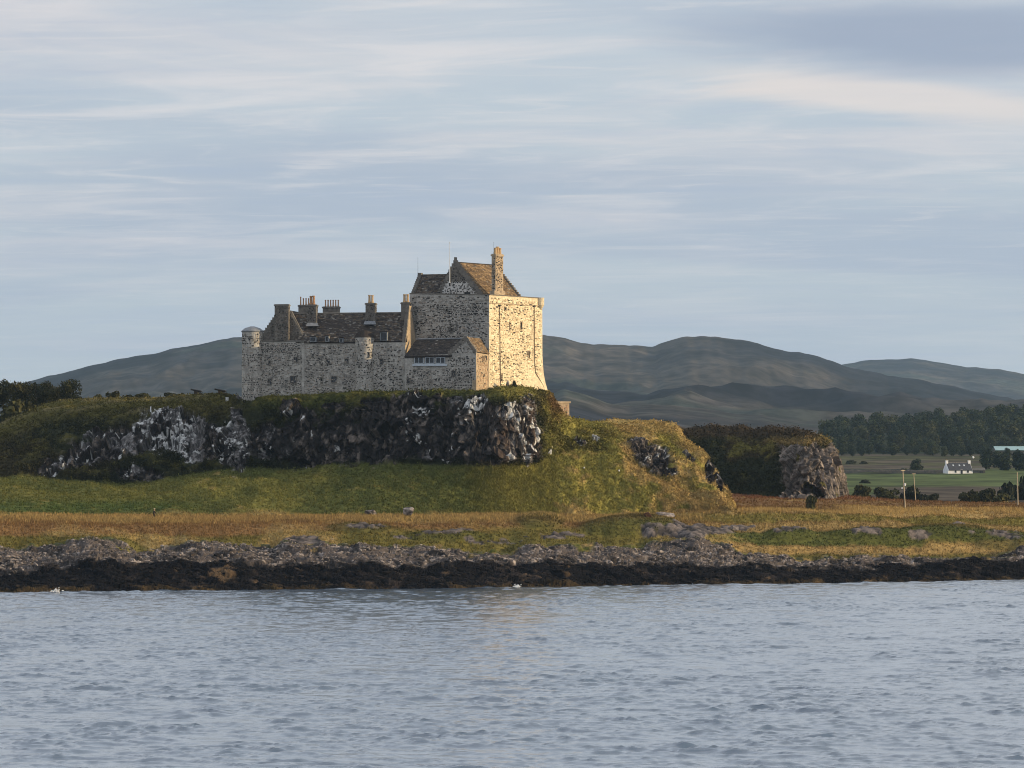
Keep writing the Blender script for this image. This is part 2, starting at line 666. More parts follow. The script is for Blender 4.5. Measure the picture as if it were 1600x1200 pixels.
# short steep-fronted wind wavelets riding on the chop
dyg = np.gradient(Ys)
for k in range(16000):
    y0 = wr.uniform(165, 615)
    x0 = wr.uniform(-1, 1) * (0.165 * y0 + 4)
    A = 0.03 + 0.10 * wr.random() ** 2.0
    La = 0.5 + 1.9 * wr.random() ** 1.4 + A * 5
    tilt = -0.18 + wr.normal() * 0.22
    r0, r1 = np.searchsorted(Ys, [y0 - 2.2, y0 + 3.0])
    hw = 0.17 * y0 + 6
    c0, c1 = np.clip(((np.array([x0 - 2.4 * La, x0 + 2.4 * La]) / hw + 1) / 2 * (NC - 1)).astype(int), 0, NC - 1)
    if r1 - r0 < 2 or c1 - c0 < 2:
        continue
    xs = Xg[r0:r1, c0:c1] - x0
    ys = Yg[r0:r1, c0:c1] - y0 - tilt * xs - 0.22 * np.sin(xs * 1.7 + k)
    fr = 0.11 + 0.00028 * y0
    prof = np.where(ys < 0, np.exp(-(ys / fr) ** 2), np.exp(-(ys / 0.95) ** 2))
    H[r0:r1, c0:c1] += A * np.exp(-(xs / La) ** 2) * prof
V = np.stack([Xg + DX, Yg + DY, H], -1).reshape(-1, 3)
nr = len(Ys)
faces = [grid_faces(nr, NC)]
# calm skirt beyond the detailed sheet: out to the box edges
ring = [(-3500, -600), (3500, -600), (3500, 640), (-3500, 640)]
b0 = len(V)
edge_f = np.arange(NC)
sk = [(-3500, -600, 0), (3500, -600, 0), (3500, 150, 0), (-3500, 150, 0), (-3500, 640, 0), (3500, 640, 0)]
V = np.vstack([V, np.array(sk)])
front = list(range(NC))
back = list(range((nr - 1) * NC, nr * NC))
lef = [r * NC for r in range(nr)]
rig = [r * NC + NC - 1 for r in range(nr)]
me_w = mesh_np('water', V, faces, M_water, None, True, kind='structure')
import bmesh
bm = bmesh.new()
bm.from_mesh(me_w.data)
bm.verts.ensure_lookup_table()
bv = bm.verts
fl = [bm.faces.new([bv[b0], bv[b0 + 1], bv[b0 + 2]] + [bv[i] for i in front[::-1]] + [bv[b0 + 3]])]
fl.append(bm.faces.new([bv[b0 + 3]] + [bv[i] for i in lef] + [bv[b0 + 4]]))
fl.append(bm.faces.new([bv[b0 + 2], bv[b0 + 5]] + [bv[i] for i in rig[::-1]]))
for f_ in fl:
    f_.smooth = False
bmesh.ops.triangulate(bm, faces=fl)
bm.to_mesh(me_w.data)
bm.free()

# ================================================================== SHORE ROCKS
C_BLACK = np.array([0.007, 0.0065, 0.008])
C_WRACK = np.array([0.12, 0.085, 0.045])
C_GREY = np.array([0.095, 0.080, 0.074])
C_PALE = np.array([0.33, 0.285, 0.26])
C_RDARK = np.array([0.028, 0.025, 0.025])
C_GREEN = np.array([0.078, 0.085, 0.022])
C_DKGREEN = np.array([0.019, 0.021, 0.009])
C_OLIVE = np.array([0.165, 0.146, 0.034])
C_STRAW = np.array([0.36, 0.250, 0.095])
C_BRACK = np.array([0.195, 0.112, 0.044])
C_RUST = np.array([0.13, 0.055, 0.024])

pxs = np.linspace(-160, 1780, 1100)
rows = [
    (lambda p: water_py(p) + 14, lambda p: W_(p) - 1.0),
    (lambda p: water_py(p) - 1.0, lambda p: W_(p)),
    (lambda p: water_py(p) - 9, lambda p: W_(p) + 3.5),
    (dark_py, lambda p: W_(p) + 14),
    (lambda p: (m0_py(p) + dark_py(p)) / 2, lambda p: W_(p) + 19),
    (m0_py, lambda p: W_(p) + 25),
    (lambda p: m0_py(p) + 2, lambda p: W_(p) + 30),
]
G = ribbon(rows, pxs, [5, 14, 46, 24, 24, 8], 2)
sh = G.shape
N = grid_normals(G)
Pn = G.reshape(-1, 3)
Nn = N.reshape(-1, 3)
ix, iy = img(Pn)
d1, d2, cid = worley(Pn + fbm(Pn, 3, 2, 3)[:, None] * 0.5, 2.2, 21, sx=0.42, sy=1.0, sz=2.3)
e1, e2, eid = worley(Pn, 0.8, 31, sx=0.5, sz=2.0)
rel = (cid - 0.5) * 0.65 + facets(Pn, 1.1, 227, sx=0.45, sz=2.4, tilt=0.7) * 0.36 - 0.35 * (1 - sstep(d2 - d1, 0.0, 0.22)) + fbm(Pn, 9, 3, 44) * 0.55
v_t = np.repeat(np.linspace(0, 1, sh[0])[:, None], sh[1], 1).ravel()
rel *= sstep(v_t, 0.0, 0.06) * 0.85 + 0.15
Pd = Pn + (Nn * np.array([0.3, 0.8, 1.0])) * rel[:, None]
nz = fbm(Pn, 2.2, 4, 51, sz=2)
nz2 = fbm(Pn, 7.0, 3, 52)
g1, g2, gid = worley(Pn, 0.42, 35, sx=0.7, sz=1.6)
C = lerp(C_GREY, C_PALE, sstep(eid * 0.6 + gid * 0.6 + 0.35 * nz, 0.72, 1.15))
C = lerp(C, C_RDARK, sstep(cid * 0.4 + nz + (0.5 - gid) * 0.6, 0.30, 0.65) * 0.9)
rel = rel + (gid - 0.5) * 0.16 - 0.12 * (1 - sstep(g2 - g1, 0, 0.2))
Pd = Pn + (Nn * np.array([0.3, 0.8, 1.0])) * rel[:, None]
edge = dark_py(ix) + nz * 4 + nz2 * 7
dk = sstep(iy, edge - 3, edge + 4)
blk = lerp(C_BLACK, np.array([0.024, 0.020, 0.020]), sstep(nz + 0.6 * fbm(Pn, 12, 2, 57), 0.3, 0.9))
C = lerp(C, blk, dk)
wr_e = water_py(ix) - 7 + nz2 * 3
C = lerp(C, C_WRACK * 0.34, sstep(iy, wr_e - 2, wr_e + 3) * sstep(nz2 + nz * 0.4, -0.6, 0.2))
tanp = np.exp(-(((ix - 355) / 26) ** 2 + ((iy - 905) / 14) ** 2)) + np.exp(-(((ix - 885) / 14) ** 2 + ((iy - 900) / 18) ** 2)) + np.exp(-(((ix - 1350) / 24) ** 2 + ((iy - 905) / 8) ** 2))
C = lerp(C, np.array([0.15, 0.10, 0.055]), np.clip(tanp * 0.9 + nz * 0.8 - 0.55, 0, 0.5))
gr = sstep(-(iy - m0_py(ix)) * 0.06 + 0.1 + nz2 * 0.9 + nz * 0.3, 0.15, 0.6) * (1 - dk)
gr = np.maximum(gr, sstep(v_t, 0.90, 0.97))
C = lerp(C, lerp(C_GREEN, C_STRAW * 0.7, sstep(nz, 0.0, 0.8)), gr)
fq = grid_faces(sh[0], sh[1])
fl_s = (gr[fq[:, 0]] > 0.5)
shore = mesh_np('shore_rock', Pd, [fq], M_rock, C, fl_s, kind='structure')
shore_pts, shore_ix, shore_iy, shore_gr, shore_dk = Pd, ix, iy, gr, dk

# ================================================================== MEADOW
m4_py = poly([(-300, 790), (900, 790), (1140, 766), (1320, 774), (1400, 780), (1500, 783), (1600, 786), (1900, 788)])
pxs = np.linspace(-200, 1820, 900)
rows = [
    (lambda p: m0_py(p) + 16, lambda p: W_(p) + 21),
    (lambda p: m0_py(p) + 1, lambda p: W_(p) + 26.5),
    (m1_py, lambda p: W_(p) + 36),
    (m2_py, M2Y),
    (lambda p: m2_py(p) - 8 - 4 * sstep(p, 1000, 1300), lambda p: M2Y(p) + 20),
    (m4_py, lambda p: 712 + 0 * p),
    (lambda p: 806 + 0 * p, lambda p: 742 + 0 * p),
    (lambda p: 806 + 0 * p, lambda p: 780 + 0 * p),
]
G = ribbon(rows, pxs, [4, 26, 36, 34, 30, 8, 4], 3)
sh = G.shape
Pn = G.reshape(-1, 3)
ix, iy = img(Pn)
nz = fbm(Pn, 2.0, 4, 61)
nz2 = fbm(Pn, 9.0, 3, 62, sx=0.5)
nz3 = fbm(Pn, 26.0, 3, 63, sx=0.5)
bump = nz2 * 0.28 + nz * 0.10


def blob(cx, cy, rx, ry):
    return np.clip(1 - ((ix - cx) / rx) ** 2 - ((iy - cy) / ry) ** 2, 0, 1)


mounds = [(845, 817, 42, 14, 1.0), (990, 826, 95, 18, 1.7), (1235, 836, 48, 12, 0.9), (1360, 838, 85, 13, 1.0), (1480, 836, 90, 18, 1.1), (1570, 846, 60, 18, 1.0), (700, 838, 80, 10, 0.5), (560, 826, 60, 8, 0.35)]
mnd = np.zeros(len(Pn))
for cx, cy, rx, ry, h in mounds:
    bl = blob(cx, cy, rx, ry)
    bump += h * sstep(bl, 0, 1)
    mnd = np.maximum(mnd, sstep(bl, 0.05, 0.4))
outc = np.zeros(len(Pn))
for cx, cy, rx, ry in [(1235, 834, 34, 9), (1345, 836, 55, 9), (1440, 842, 25, 6), (1560, 842, 50, 12), (1100, 828, 60, 11), (1150, 824, 40, 7), (1050, 838, 55, 8), (680, 834, 50, 7), (640, 838, 30, 6), (870, 838, 60, 6), (770, 846, 60, 7), (575, 826, 35, 5), (1495, 822, 14, 6), (720, 829, 40, 4), (480, 846, 50, 6)]:
    outc = np.maximum(outc, blob(cx, cy, rx, ry))
outc = sstep(outc + nz * 0.75 + nz2 * 0.35, 0.45, 0.70) * sstep(outc, 0.02, 0.12)
_, _, cid = worley(Pn, 0.75, 71, sx=0.7, sz=1.4)
bump += outc * ((cid - 0.4) * 0.5)
Pd = Pn.copy()
vtm = np.repeat(np.linspace(0, 1, sh[0])[:, None], sh[1], 1).ravel()
Pd[:, 2] += bump * sstep(vtm, 0.02, 0.10)
wv = nz2 * 3.5 + nz * 1.5 + nz3 * 2.0
py2 = iy + wv
leftw = 1 - sstep(ix, 980, 1180)
# left half: straw fringe above, red-brown bracken sheet, green turf at the rocks
CL = lerp(C_STRAW * 0.85, C_BRACK, sstep(py2, 813, 820))
CL = lerp(CL, C_BRACK * 1.12, sstep(nz3, 0.0, 0.6) * 0.6)
CL = lerp(CL, C_STRAW * 0.9, sstep(nz2 + 0.4 * nz, 0.35, 0.8) * 0.55)
rb = sstep(ix, 420, 640)
CL = lerp(CL, C_OLIVE * 0.75, sstep(py2, 836 - 16 * rb, 843 - 10 * rb) * 0.9)
CL = lerp(CL, C_STRAW * 0.9, sstep(nz2, 0.3, 0.6) * sstep(py2, 832, 845) * 0.8)
# right half
CR = lerp(C_RUST * 1.25, C_BRACK * 0.8, sstep(py2, 772, 790))
CR = lerp(CR, C_STRAW * 1.05, sstep(py2, 793, 797) * (1 - sstep(py2, 803, 807)))
CR = lerp(CR, C_OLIVE, sstep(py2, 805, 808) * (1 - sstep(py2, 816, 820)) * 0.8)
CR = lerp(CR, C_STRAW * 0.75, sstep(py2, 816, 821) * (1 - sstep(py2, 828, 833)))
CR = lerp(CR, C_GREEN, sstep(py2, 829, 834) * (1 - sstep(py2, 850, 856)))
CR = lerp(CR, C_STRAW * 0.8, sstep(py2, 850, 857) * (1 - sstep(py2, 864, 870)) * 0.85)
CR = lerp(CR, C_GREEN, sstep(py2, 864, 870) * 0.7)
CR = lerp(CR, C_STRAW, sstep(nz + nz2, 0.7, 1.2) * 0.45)
C = lerp(CR, CL, leftw)
C = lerp(C, C_GREEN * 0.75, mnd * 0.6)
C = lerp(C, lerp(C_RDARK * 1.4, C_GREY * 1.5, sstep(cid + nz * 0.5, 0.35, 1.0)), outc)
fq = grid_faces(sh[0], sh[1])
meadow = mesh_np('meadow', Pd, [fq], M_ground, C, True, kind='structure')
meadow_P, meadow_C, meadow_ix, meadow_iy, meadow_outc = Pd, C, ix, iy, outc
MG = Pd.reshape(sh[0], sh[1], 3)
meadow_pxs = pxs


def on_grid(MGrid, gp, px, Y):
    """height of a ribbon surface above plan point"""
    c = int(np.clip(np.searchsorted(gp, px), 0, len(gp) - 1))
    colm = MGrid[:, c]
    o = np.argsort(colm[:, 1])
    return float(np.interp(Y, colm[o, 1], colm[o, 2]))


def meadow_z(px, Y):
    return on_grid(MG, meadow_pxs, px, Y)


# ================================================================== CASTLE HILL
crest_py = poly([(-300, 705), (-100, 690), (0, 662), (40, 645), (70, 632), (100, 626), (130, 624), (200, 623), (240, 624), (300, 617), (340, 615), (380, 622), (480, 618), (560, 612), (640, 611), (760, 609), (800, 603), (815, 605), (840, 610), (858, 613), (866, 628), (880, 650), (905, 655), (940, 660), (1000, 661), (1050, 663), (1060, 668), (1070, 685), (1095, 706), (1120, 738), (1137, 774), (1150, 803), (1180, 838)])
crest_Y = poly([(-300, 690), (0, 686), (150, 682), (300, 672), (370, 652), (400, 643.5), (480, 641), (560, 638.5), (640, 637), (700, 634.5), (742, 632.5), (765, 640), (800, 646.5), (850, 654), (880, 658), (940, 662), (1050, 664), (1100, 655), (1150, 640), (1180, 636)])
top_py = poly([(-300, 725), (0, 700), (60, 682), (120, 668), (170, 655), (230, 642), (300, 640), (345, 640), (380, 636), (430, 634), (480, 632), (560, 626), (640, 622), (700, 620), (760, 620), (800, 620), (838, 628), (850, 640), (870, 652), (900, 668), (960, 676), (1040, 682), (1075, 702), (1100, 725), (1137, 784), (1150, 806), (1180, 841)])
top_Y = poly([(-300, 660), (0, 655), (100, 654), (200, 652), (300, 650), (370, 642), (430, 638.5), (520, 636), (640, 631), (700, 628), (745, 625), (790, 625), (825, 629), (838, 634), (850, 640), (900, 648), (960, 652), (1050, 655), (1100, 648), (1150, 636), (1180, 633)])
base_py = poly([(-300, 755), (0, 742), (60, 746), (150, 752), (230, 754), (265, 748), (300, 738), (400, 729), (450, 734), (520, 726), (600, 719), (650, 724), (700, 726), (780, 727), (838, 724), (850, 716), (900, 704), (960, 704), (1000, 728), (1040, 754), (1090, 786), (1137, 799), (1150, 809), (1180, 844)])
base_Y = poly([(-300, 640), (0, 638), (150, 634), (265, 633), (330, 636), (400, 634), (520, 630), (640, 626), (700, 622.5), (745, 620), (780, 619.5), (808, 622), (825, 625), (838, 629), (850, 632), (900, 637), (960, 638), (1050, 636), (1100, 633), (1150, 630), (1180, 630)])
hfoot_Y = lambda p: np.minimum(M2Y(p) + 2, base_Y(p) - 2)

_tp = top_py
top_py = lambda p: _tp(p) + sstep(p, 380, 420) * (1 - sstep(p, 800, 835)) * (5.0 * np.sin(p / 9.3) * np.sin(p / 37.0 + 1) + 4.5 * np.sin(p / 17.0 + 2.0) + 2.5 * np.sin(p / 5.1) * np.sin(p / 19.0))
_by = base_Y
base_Y = lambda p: sum(_by(p + d) for d in np.linspace(-45, 45, 13)) / 13
pxs = np.concatenate([np.linspace(-200, 730, 720, endpoint=False), np.linspace(730, 870, 230, endpoint=False), np.linspace(870, 1178, 240)])
rows = [
    (lambda p: m2_py(p) + 26, lambda p: hfoot_Y(p) - 5),
    (lambda p: m2_py(p) + 1 + 40 * sstep(p, 1140, 1180), hfoot_Y),
    (lambda p: m2_py(p) * 0.5 + base_py(p) * 0.5, lambda p: sum(hfoot_Y(p + d) * 0.47 + base_Y(p + d) * 0.53 for d in (-90, -60, -30, 0, 30, 60, 90)) / 7),
    (base_py, base_Y),
    (lambda p: base_py(p) * 0.6 + top_py(p) * 0.4, lambda p: base_Y(p) * 0.72 + top_Y(p) * 0.28),
    (top_py, top_Y),
    (lambda p: top_py(p) * 0.4 + crest_py(p) * 0.6, lambda p: top_Y(p) * 0.6 + crest_Y(p) * 0.4),
    (crest_py, crest_Y),
    (lambda p: crest_py(p) + 1.5 + 6 * sstep(p, 860, 900), lambda p: crest_Y(p) + 9),
    (lambda p: crest_py(p) + 14, lambda p: crest_Y(p) + 32),
    (lambda p: 800 + 0 * p, lambda p: crest_Y(p) + 75),
]
G = ribbon(rows, pxs, [8, 36, 40, 56, 56, 30, 22, 10, 10, 6], 3)
sh = G.shape
N = grid_normals(G)
Pn = G.reshape(-1, 3)
Nn = N.reshape(-1, 3)
ix, iy = img(Pn)
nz = fbm(Pn, 1.6, 4, 81)
nz2 = fbm(Pn, 6.0, 4, 82)
nz3 = fbm(Pn, 20.0, 3, 83)
rock_patches = [  # cx cy rx ry slope lichen strength
    (262, 674, 52, 34, 0.0, 0.62), (300, 690, 30, 36, 0, 0.60), (195, 690, 44, 24, -0.1, 0.45), (135, 712, 70, 17, -0.22, 0.34), (215, 740, 40, 13, 0.05, 0.45), (75, 738, 18, 8, 0, 0.4),
    (372, 690, 20, 48, 0, 0.62), (357, 705, 18, 22, 0, 0.7), (420, 690, 34, 30, 0, 0.34),
    (560, 684, 95, 42, 0.05, 0.10), (500, 700, 40, 25, 0, 0.08), (615, 690, 35, 35, 0, 0.16), (470, 690, 40, 40, 0, 0.15), (640, 668, 60, 48, 0, 0.2), (735, 665, 60, 45, 0, 0.25),
    (660, 640, 22, 22, 0, 0.5), (690, 690, 58, 36, 0, 0.40), (740, 634, 22, 13, 0, 0.72), (722, 664, 20, 14, 0, 0.66), (760, 690, 80, 38, 0, 0.12),
    (800, 645, 34, 16, 0, 0.55), (822, 672, 20, 54, 0, 0.5), (784, 684, 52, 42, 0, 0.22),
    (1018, 717, 34, 20, 0.6, 0.34), (1036, 706, 8, 10, 0, 0.55), (1075, 716, 12, 10, 0.6, 0.35), (1108, 734, 8, 24, 0.0, 0.3), (1122, 754, 6, 22, 0.0, 0.42), (905, 692, 10, 8, 0.4, 0.6), (930, 686, 7, 5, 0, 0.6), (858, 706, 4, 5, 0, 0.9),
    (385, 622, 14, 6, 0, 0.7), (325, 692, 50, 26, 0, 0.4), (450, 692, 60, 30, 0, 0.2), (160, 702, 60, 22, -0.15, 0.36), (600, 650, 60, 18, 0.0, 0.15), (702, 622, 28, 9, 0, 0.3), (522, 634, 20, 8, 0, 0.2), (588, 628, 24, 8, 0, 0.2), (455, 640, 18, 14, 0, 0.25), (652, 624, 14, 12, 0, 0.4), (480, 652, 16, 14, 0, 0.15), (748, 624, 14, 8, 0, 0.5)]
rk = np.full(len(Pn), -1.0)
lich = np.zeros(len(Pn))
for cx, cy, rx, ry, sl, li in rock_patches:
    dxp = ix - cx
    dyp = iy - cy - sl * dxp
    q = 1 - np.sqrt((dxp / rx) ** 2 + (dyp / ry) ** 2)
    wgt = sstep(q, -0.25, 0.25)
    lich = np.where(q > rk, li, lich)
    rk = np.maximum(rk, q)
rock = sstep(rk + nz2 * 0.22 + nz * 0.20, -0.06, 0.10)
w1a, w1b, wid = worley(Pn + nz2[:, None] * 0.4, 2.8, 91, sx=1.25, sy=1.0, sz=0.42)
w2a, w2b, wid2 = worley(Pn + nz[:, None] * 0.2, 1.0, 95, sx=1.3, sy=1.0, sz=0.55)
w3a, w3b, wid3 = worley(Pn, 0.5, 99, sx=1.2, sz=0.8)
corner = sstep(ix, 770, 815)
fa = facets(Pn + nz2[:, None] * 0.3, 3.6, 191, sx=1.1, sz=0.7, tilt=0.8)
fb = facets(Pn + nz[:, None] * 0.12, 1.3, 197, sx=1.2, sz=0.7, tilt=0.9)
rrel = fa * (1.7 - 0.6 * corner) + fb * 0.75 + (wid3 - 0.5) * 0.18 - 0.35 * (1 - sstep(w1b - w1a, 0, 0.10)) + nz2 * 0.5
vrel = nz2 * 0.55 + nz * 0.30 + np.abs(fbm(Pn, 0.9, 2, 87)) * 0.25
under = sstep(iy, base_py(ix) - 2, base_py(ix) + 4)     # smooth turf below the crags
rside0 = sstep(ix, 840, 900)
vrel = vrel * (1 - 0.45 * under * (1 - rside0)) + rside0 * (fbm(Pn, 7.5, 3, 86, sx=1.6) * 0.9)
top_f = sstep(-iy, -crest_py(ix) - 6, -crest_py(ix) + 2)
rel = vrel * (1 - rock) + rrel * rock
rel = rel * (1 - 0.75 * top_f)
Pd = Pn + Nn * rel[:, None]
# colours
slope_right = sstep(ix, 640, 980)  # turf colour lightens to the right, following the raking sunlight
turf = lerp(C_GREEN * 1.05, C_OLIVE * 1.2, sstep(nz3 * 0.5 + nz2 * 0.25 + 0.12 + slope_right * 1.2, 0.0, 1.0))
diag = np.exp(-(((iy - 700) - (ix - 960) * 0.62) / 16) ** 2) * sstep(ix, 940, 990)
sun_gold = sstep(ix, 880, 1000)  # golden sunlight of the right flank put into the turf colour
turf = lerp(turf, C_STRAW * 0.95, sstep(nz2 * 0.7 + nz * 0.6 + slope_right * 0.4 + diag * 0.7 + sun_gold * 0.55, 0.7, 1.3))
turf = lerp(turf, C_STRAW * 0.8, sstep(iy + nz2 * 5, m2_py(ix) - 10, m2_py(ix) + 2) * 0.85)
gl = np.exp(-((iy - 793) / 9) ** 2) * (1 - sstep(ix, 250, 330))
turf = lerp(turf, np.array([0.055, 0.085, 0.02]), np.clip(gl, 0, 1) * 0.8)
heath = lerp(C_DKGREEN, np.array([0.032, 0.026, 0.012]), sstep(nz3, -0.2, 0.6))
heath = lerp(heath, C_OLIVE * 0.42, sstep(nz2 + nz * 0.5, 0.15, 0.85) * (0.75 - 0.45 * sstep(-ix, -400, -250)))
crown = lerp(C_OLIVE * 0.42, np.array([0.12, 0.10, 0.045]), sstep(nz2 + nz * 0.3, 0.0, 0.8))
Cc = lerp(heath, turf, under)
rightside = sstep(ix + nz2 * 6, 838, 862)
rs = lerp(turf * 1.1, C_OLIVE * 0.45, sstep(fbm(Pn, 8, 3, 88, sx=1.5) + nz * 0.5, 0.0, 0.5) * 0.8)  # dark gully growth, also carrying the shade of the bluff side
rs = lerp(rs, C_STRAW * 0.85, sstep(-(iy - crest_py(ix)) + nz2 * 7, -26, -4) * sstep(ix, 930, 980) * 0.75)
Cc = lerp(Cc, rs, rightside * (1 - under))
cr_f = sstep(-iy + nz2 * 7, -crest_py(ix) - 42, -crest_py(ix) - 10) * (1 - sstep(ix, 330, 400))
Cc = lerp(Cc, crown, cr_f)
rust = np.exp(-(((ix - 868) / 16) ** 2 + ((iy - 630) / 28) ** 2)) * 1.3
Cc = lerp(Cc, C_RUST * 0.7, np.clip(rust + nz * 0.35 - 0.2, 0, 0.85))
foot_b = sstep(-iy + nz2 * 8, -crest_py(ix) - 30, -crest_py(ix) - 10) * sstep(ix, 370, 420) * (1 - sstep(ix, 800, 850))
Cc = lerp(Cc, lerp(C_GREEN * 0.9, C_OLIVE * 0.85, sstep(nz2 + nz * 0.6, -0.2, 0.6)), foot_b * 0.85)
yel = np.exp(-(((ix - 812) / 26) ** 2 + ((iy - 614) / 9) ** 2))
Cc = lerp(Cc, C_OLIVE * 1.1, np.clip(yel * 1.3 + nz * 0.3, 0, 1))
Crk = lerp(np.array([0.022, 0.019, 0.019]), np.array([0.15, 0.125, 0.108]), sstep(wid2 * 0.6 + nz * 0.4, 0.25, 0.85))
warm = sstep(ix, 740, 800) * sstep(-ix, -860, -842)
Crk = lerp(Crk, np.array([0.13, 0.088, 0.064]), warm * 0.45 * sstep(wid, 0.3, 0.8))
ln = fbm(Pn, 0.95, 4, 85, sx=1.3, sz=0.6, gain=0.6) * 0.85 + (wid2 - 0.5) * 0.55 + (wid3 - 0.5) * 0.5 + fbm(Pn, 4.5, 2, 89) * 0.45
gp = sstep(fbm(Pn, 3.2, 4, 131, sx=1.2, sz=0.6) * 0.8 + (wid - 0.5) * 0.7 + (lich - 0.5) * 2.0, 0.0, 0.35)
Crk = lerp(Crk, lerp(np.array([0.10, 0.094, 0.094]), np.array([0.23, 0.22, 0.22]), sstep(wid3 + nz * 0.5, 0.2, 0.9)), gp * 0.85)
Crk = lerp(Crk, np.array([0.016, 0.014, 0.014]), (1 - sstep(w2b - w2a, 0.02, 0.16)) * 0.75)
lf = sstep(ln + (lich - 0.5) * 1.7, 0.42, 0.56)
Crk = lerp(Crk, lerp(np.array([0.24, 0.24, 0.245]), np.array([0.54, 0.54, 0.53]), sstep(wid3, 0.2, 0.8)), lf)
C = lerp(Cc, Crk, rock)
fq = grid_faces(sh[0], sh[1])
hill_o = mesh_np('castle_hill', Pd, [fq], M_ground, C, rock[fq[:, 0]] < 0.4, kind='structure')
HG = Pd.reshape(sh[0], sh[1], 3)
hill_pxs = pxs
hill = dict(P=Pd, N=Nn, C=C, ix=ix, iy=iy, rock=rock, under=under, right=rightside, top=top_f, crown=cr_f, foot=foot_b)


def hill_at(px, py):
    """point of the hill seen at a photo position (first hit from the front)"""
    c = int(np.clip(np.searchsorted(hill_pxs, px), 0, len(hill_pxs) - 1))
    q = HG[:, c]
    yy = HY - (q[:, 2] - CH) * F / q[:, 1]
    k = int(np.argmax(yy <= py))
    return Vector(q[k])


# ================================================================== FAR CRAG
c_top = poly([(1020, 672), (1060, 668), (1080, 667), (1150, 668), (1220, 671), (1262, 675), (1285, 684), (1300, 700), (1312, 722), (1320, 748), (1323, 776), (1330, 786)])
c_foot = poly([(1020, 760), (1130, 762), (1180, 766), (1230, 769), (1260, 772), (1300, 776), (1322, 779), (1330, 788)])
c_shoulder = poly([(1020, 692), (1060, 688), (1150, 688), (1210, 684), (1262, 688), (1285, 696), (1300, 712), (1312, 736), (1320, 762), (1323, 777), (1330, 787)])
cf_Y = poly([(1020, 706), (1180, 700), (1230, 693), (1255, 690), (1285, 692), (1305, 698), (1315, 705), (1322, 713), (1330, 720)])
ct_Y = poly([(1020, 730), (1180, 722), (1225, 708), (1255, 700), (1285, 702), (1305, 708), (1315, 714), (1322, 720), (1330, 724)])
pxs = np.concatenate([np.linspace(1025, 1285, 240, endpoint=False), np.linspace(1285, 1329, 120)])
rows = [
    (lambda p: c_foot(p) + 18, lambda p: cf_Y(p) - 3),
    (c_foot, cf_Y),
    (lambda p: c_foot(p) * 0.6 + c_shoulder(p) * 0.4, lambda p: cf_Y(p) * 0.75 + ct_Y(p) * 0.25),
    (c_shoulder, ct_Y),
    (c_top, lambda p: ct_Y(p) + 9),
    (lambda p: c_top(p) + 3, lambda p: ct_Y(p) + 26),
    (lambda p: 800 + 0 * p, lambda p: ct_Y(p) + 50),
]
G = ribbon(rows, pxs, [6, 40, 50, 22, 10, 8], 2)
sh = G.shape
N = grid_normals(G)
Pn = G.reshape(-1, 3)
Nn = N.reshape(-1, 3)
ix, iy = img(Pn)
nz = fbm(Pn, 1.7, 4, 101)
nz2 = fbm(Pn, 6.0, 4, 102)
rk = np.full(len(Pn), -1.0)
for cx, cy, rx, ry in [(1268, 730, 52, 44), (1295, 745, 32, 42), (1240, 750, 32, 22), (1275, 705, 34, 22)]:
    rk = np.maximum(rk, 1 - np.sqrt(((ix - cx) / rx) ** 2 + ((iy - cy) / ry) ** 2))
rk = np.minimum(np.minimum((ix - 1216) / 22, (iy - 688 - 10 * np.sin(ix / 9.0) ** 2) / 12), 1.0)
rk = np.where(ix > 1300, np.minimum(rk, (iy - 700) / 20), rk)
rock = sstep(rk + nz2 * 0.25 + nz * 0.2, 0.0, 0.2)
w1a, w1b, wid = worley(Pn + nz2[:, None] * 0.3, 2.2, 111, sx=1.7, sy=1.3, sz=0.24)
w2a, w2b, wid2 = worley(Pn + nz[:, None] * 0.15, 0.8, 115, sx=1.5, sz=0.5)
cave = sstep(1 - np.sqrt(((ix - 1266) / 20) ** 2 + ((iy - 769 - (ix - 1266) * 0.25) / 11) ** 2) + nz * 0.25 + nz2 * 0.2, 0.0, 0.35)
fa = facets(Pn + nz2[:, None] * 0.3, 3.0, 211, sx=1.5, sz=0.35, tilt=1.0)
fb = facets(Pn + nz[:, None] * 0.1, 1.1, 217, sx=1.4, sz=0.6, tilt=0.9)
edge_f = 1 - 0.7 * sstep(ix, 1292, 1312)
rel = (1 - rock) * (nz2 * 0.8 + nz * 0.45) * edge_f + rock * edge_f * (fa * 1.8 + fb * 0.8 - 0.3 * (1 - sstep(w1b - w1a, 0, 0.12)))
Pd = Pn + Nn * rel[:, None]
Pd[:, 1] += cave * 5.0
Pd[:, 0] += cave * 1.0
heath = lerp(C_DKGREEN * 1.1, np.array([0.045, 0.032, 0.016]), sstep(nz2, -0.2, 0.6))
hc = lerp(heath, C_OLIVE * 0.8, sstep(nz2 + nz * 0.6, 0.05, 0.9) * 0.8)
hc = lerp(hc, np.array([0.045, 0.032, 0.018]), sstep(-iy + nz2 * 5, -690, -680) * (1 - sstep(ix, 1270, 1295)))
hc = lerp(hc, C_STRAW * 0.62, np.exp(-(((ix - 1240) / 45) ** 2 + ((iy - 689) / 5) ** 2)))
rc = lerp(np.array([0.10, 0.085, 0.076]), np.array([0.29, 0.245, 0.215]), sstep(wid2 * 0.7 + nz * 0.6, 0.2, 0.95))
rc = lerp(rc, np.array([0.030, 0.026, 0.024]), sstep(nz + (0.5 - wid), 0.25, 0.7) * 0.9)
rc = lerp(rc, C_OLIVE * 0.6, sstep(nz2 + nz * 0.5, 0.45, 0.8) * 0.8)
C = lerp(hc, rc, rock)
fq = grid_faces(sh[0], sh[1])
crag = mesh_np('far_crag', Pd, [fq], M_ground, C, rock[fq[:, 0]] < 0.4, kind='structure')
crag_d = dict(P=Pd, C=C, rock=rock, ix=ix, iy=iy)

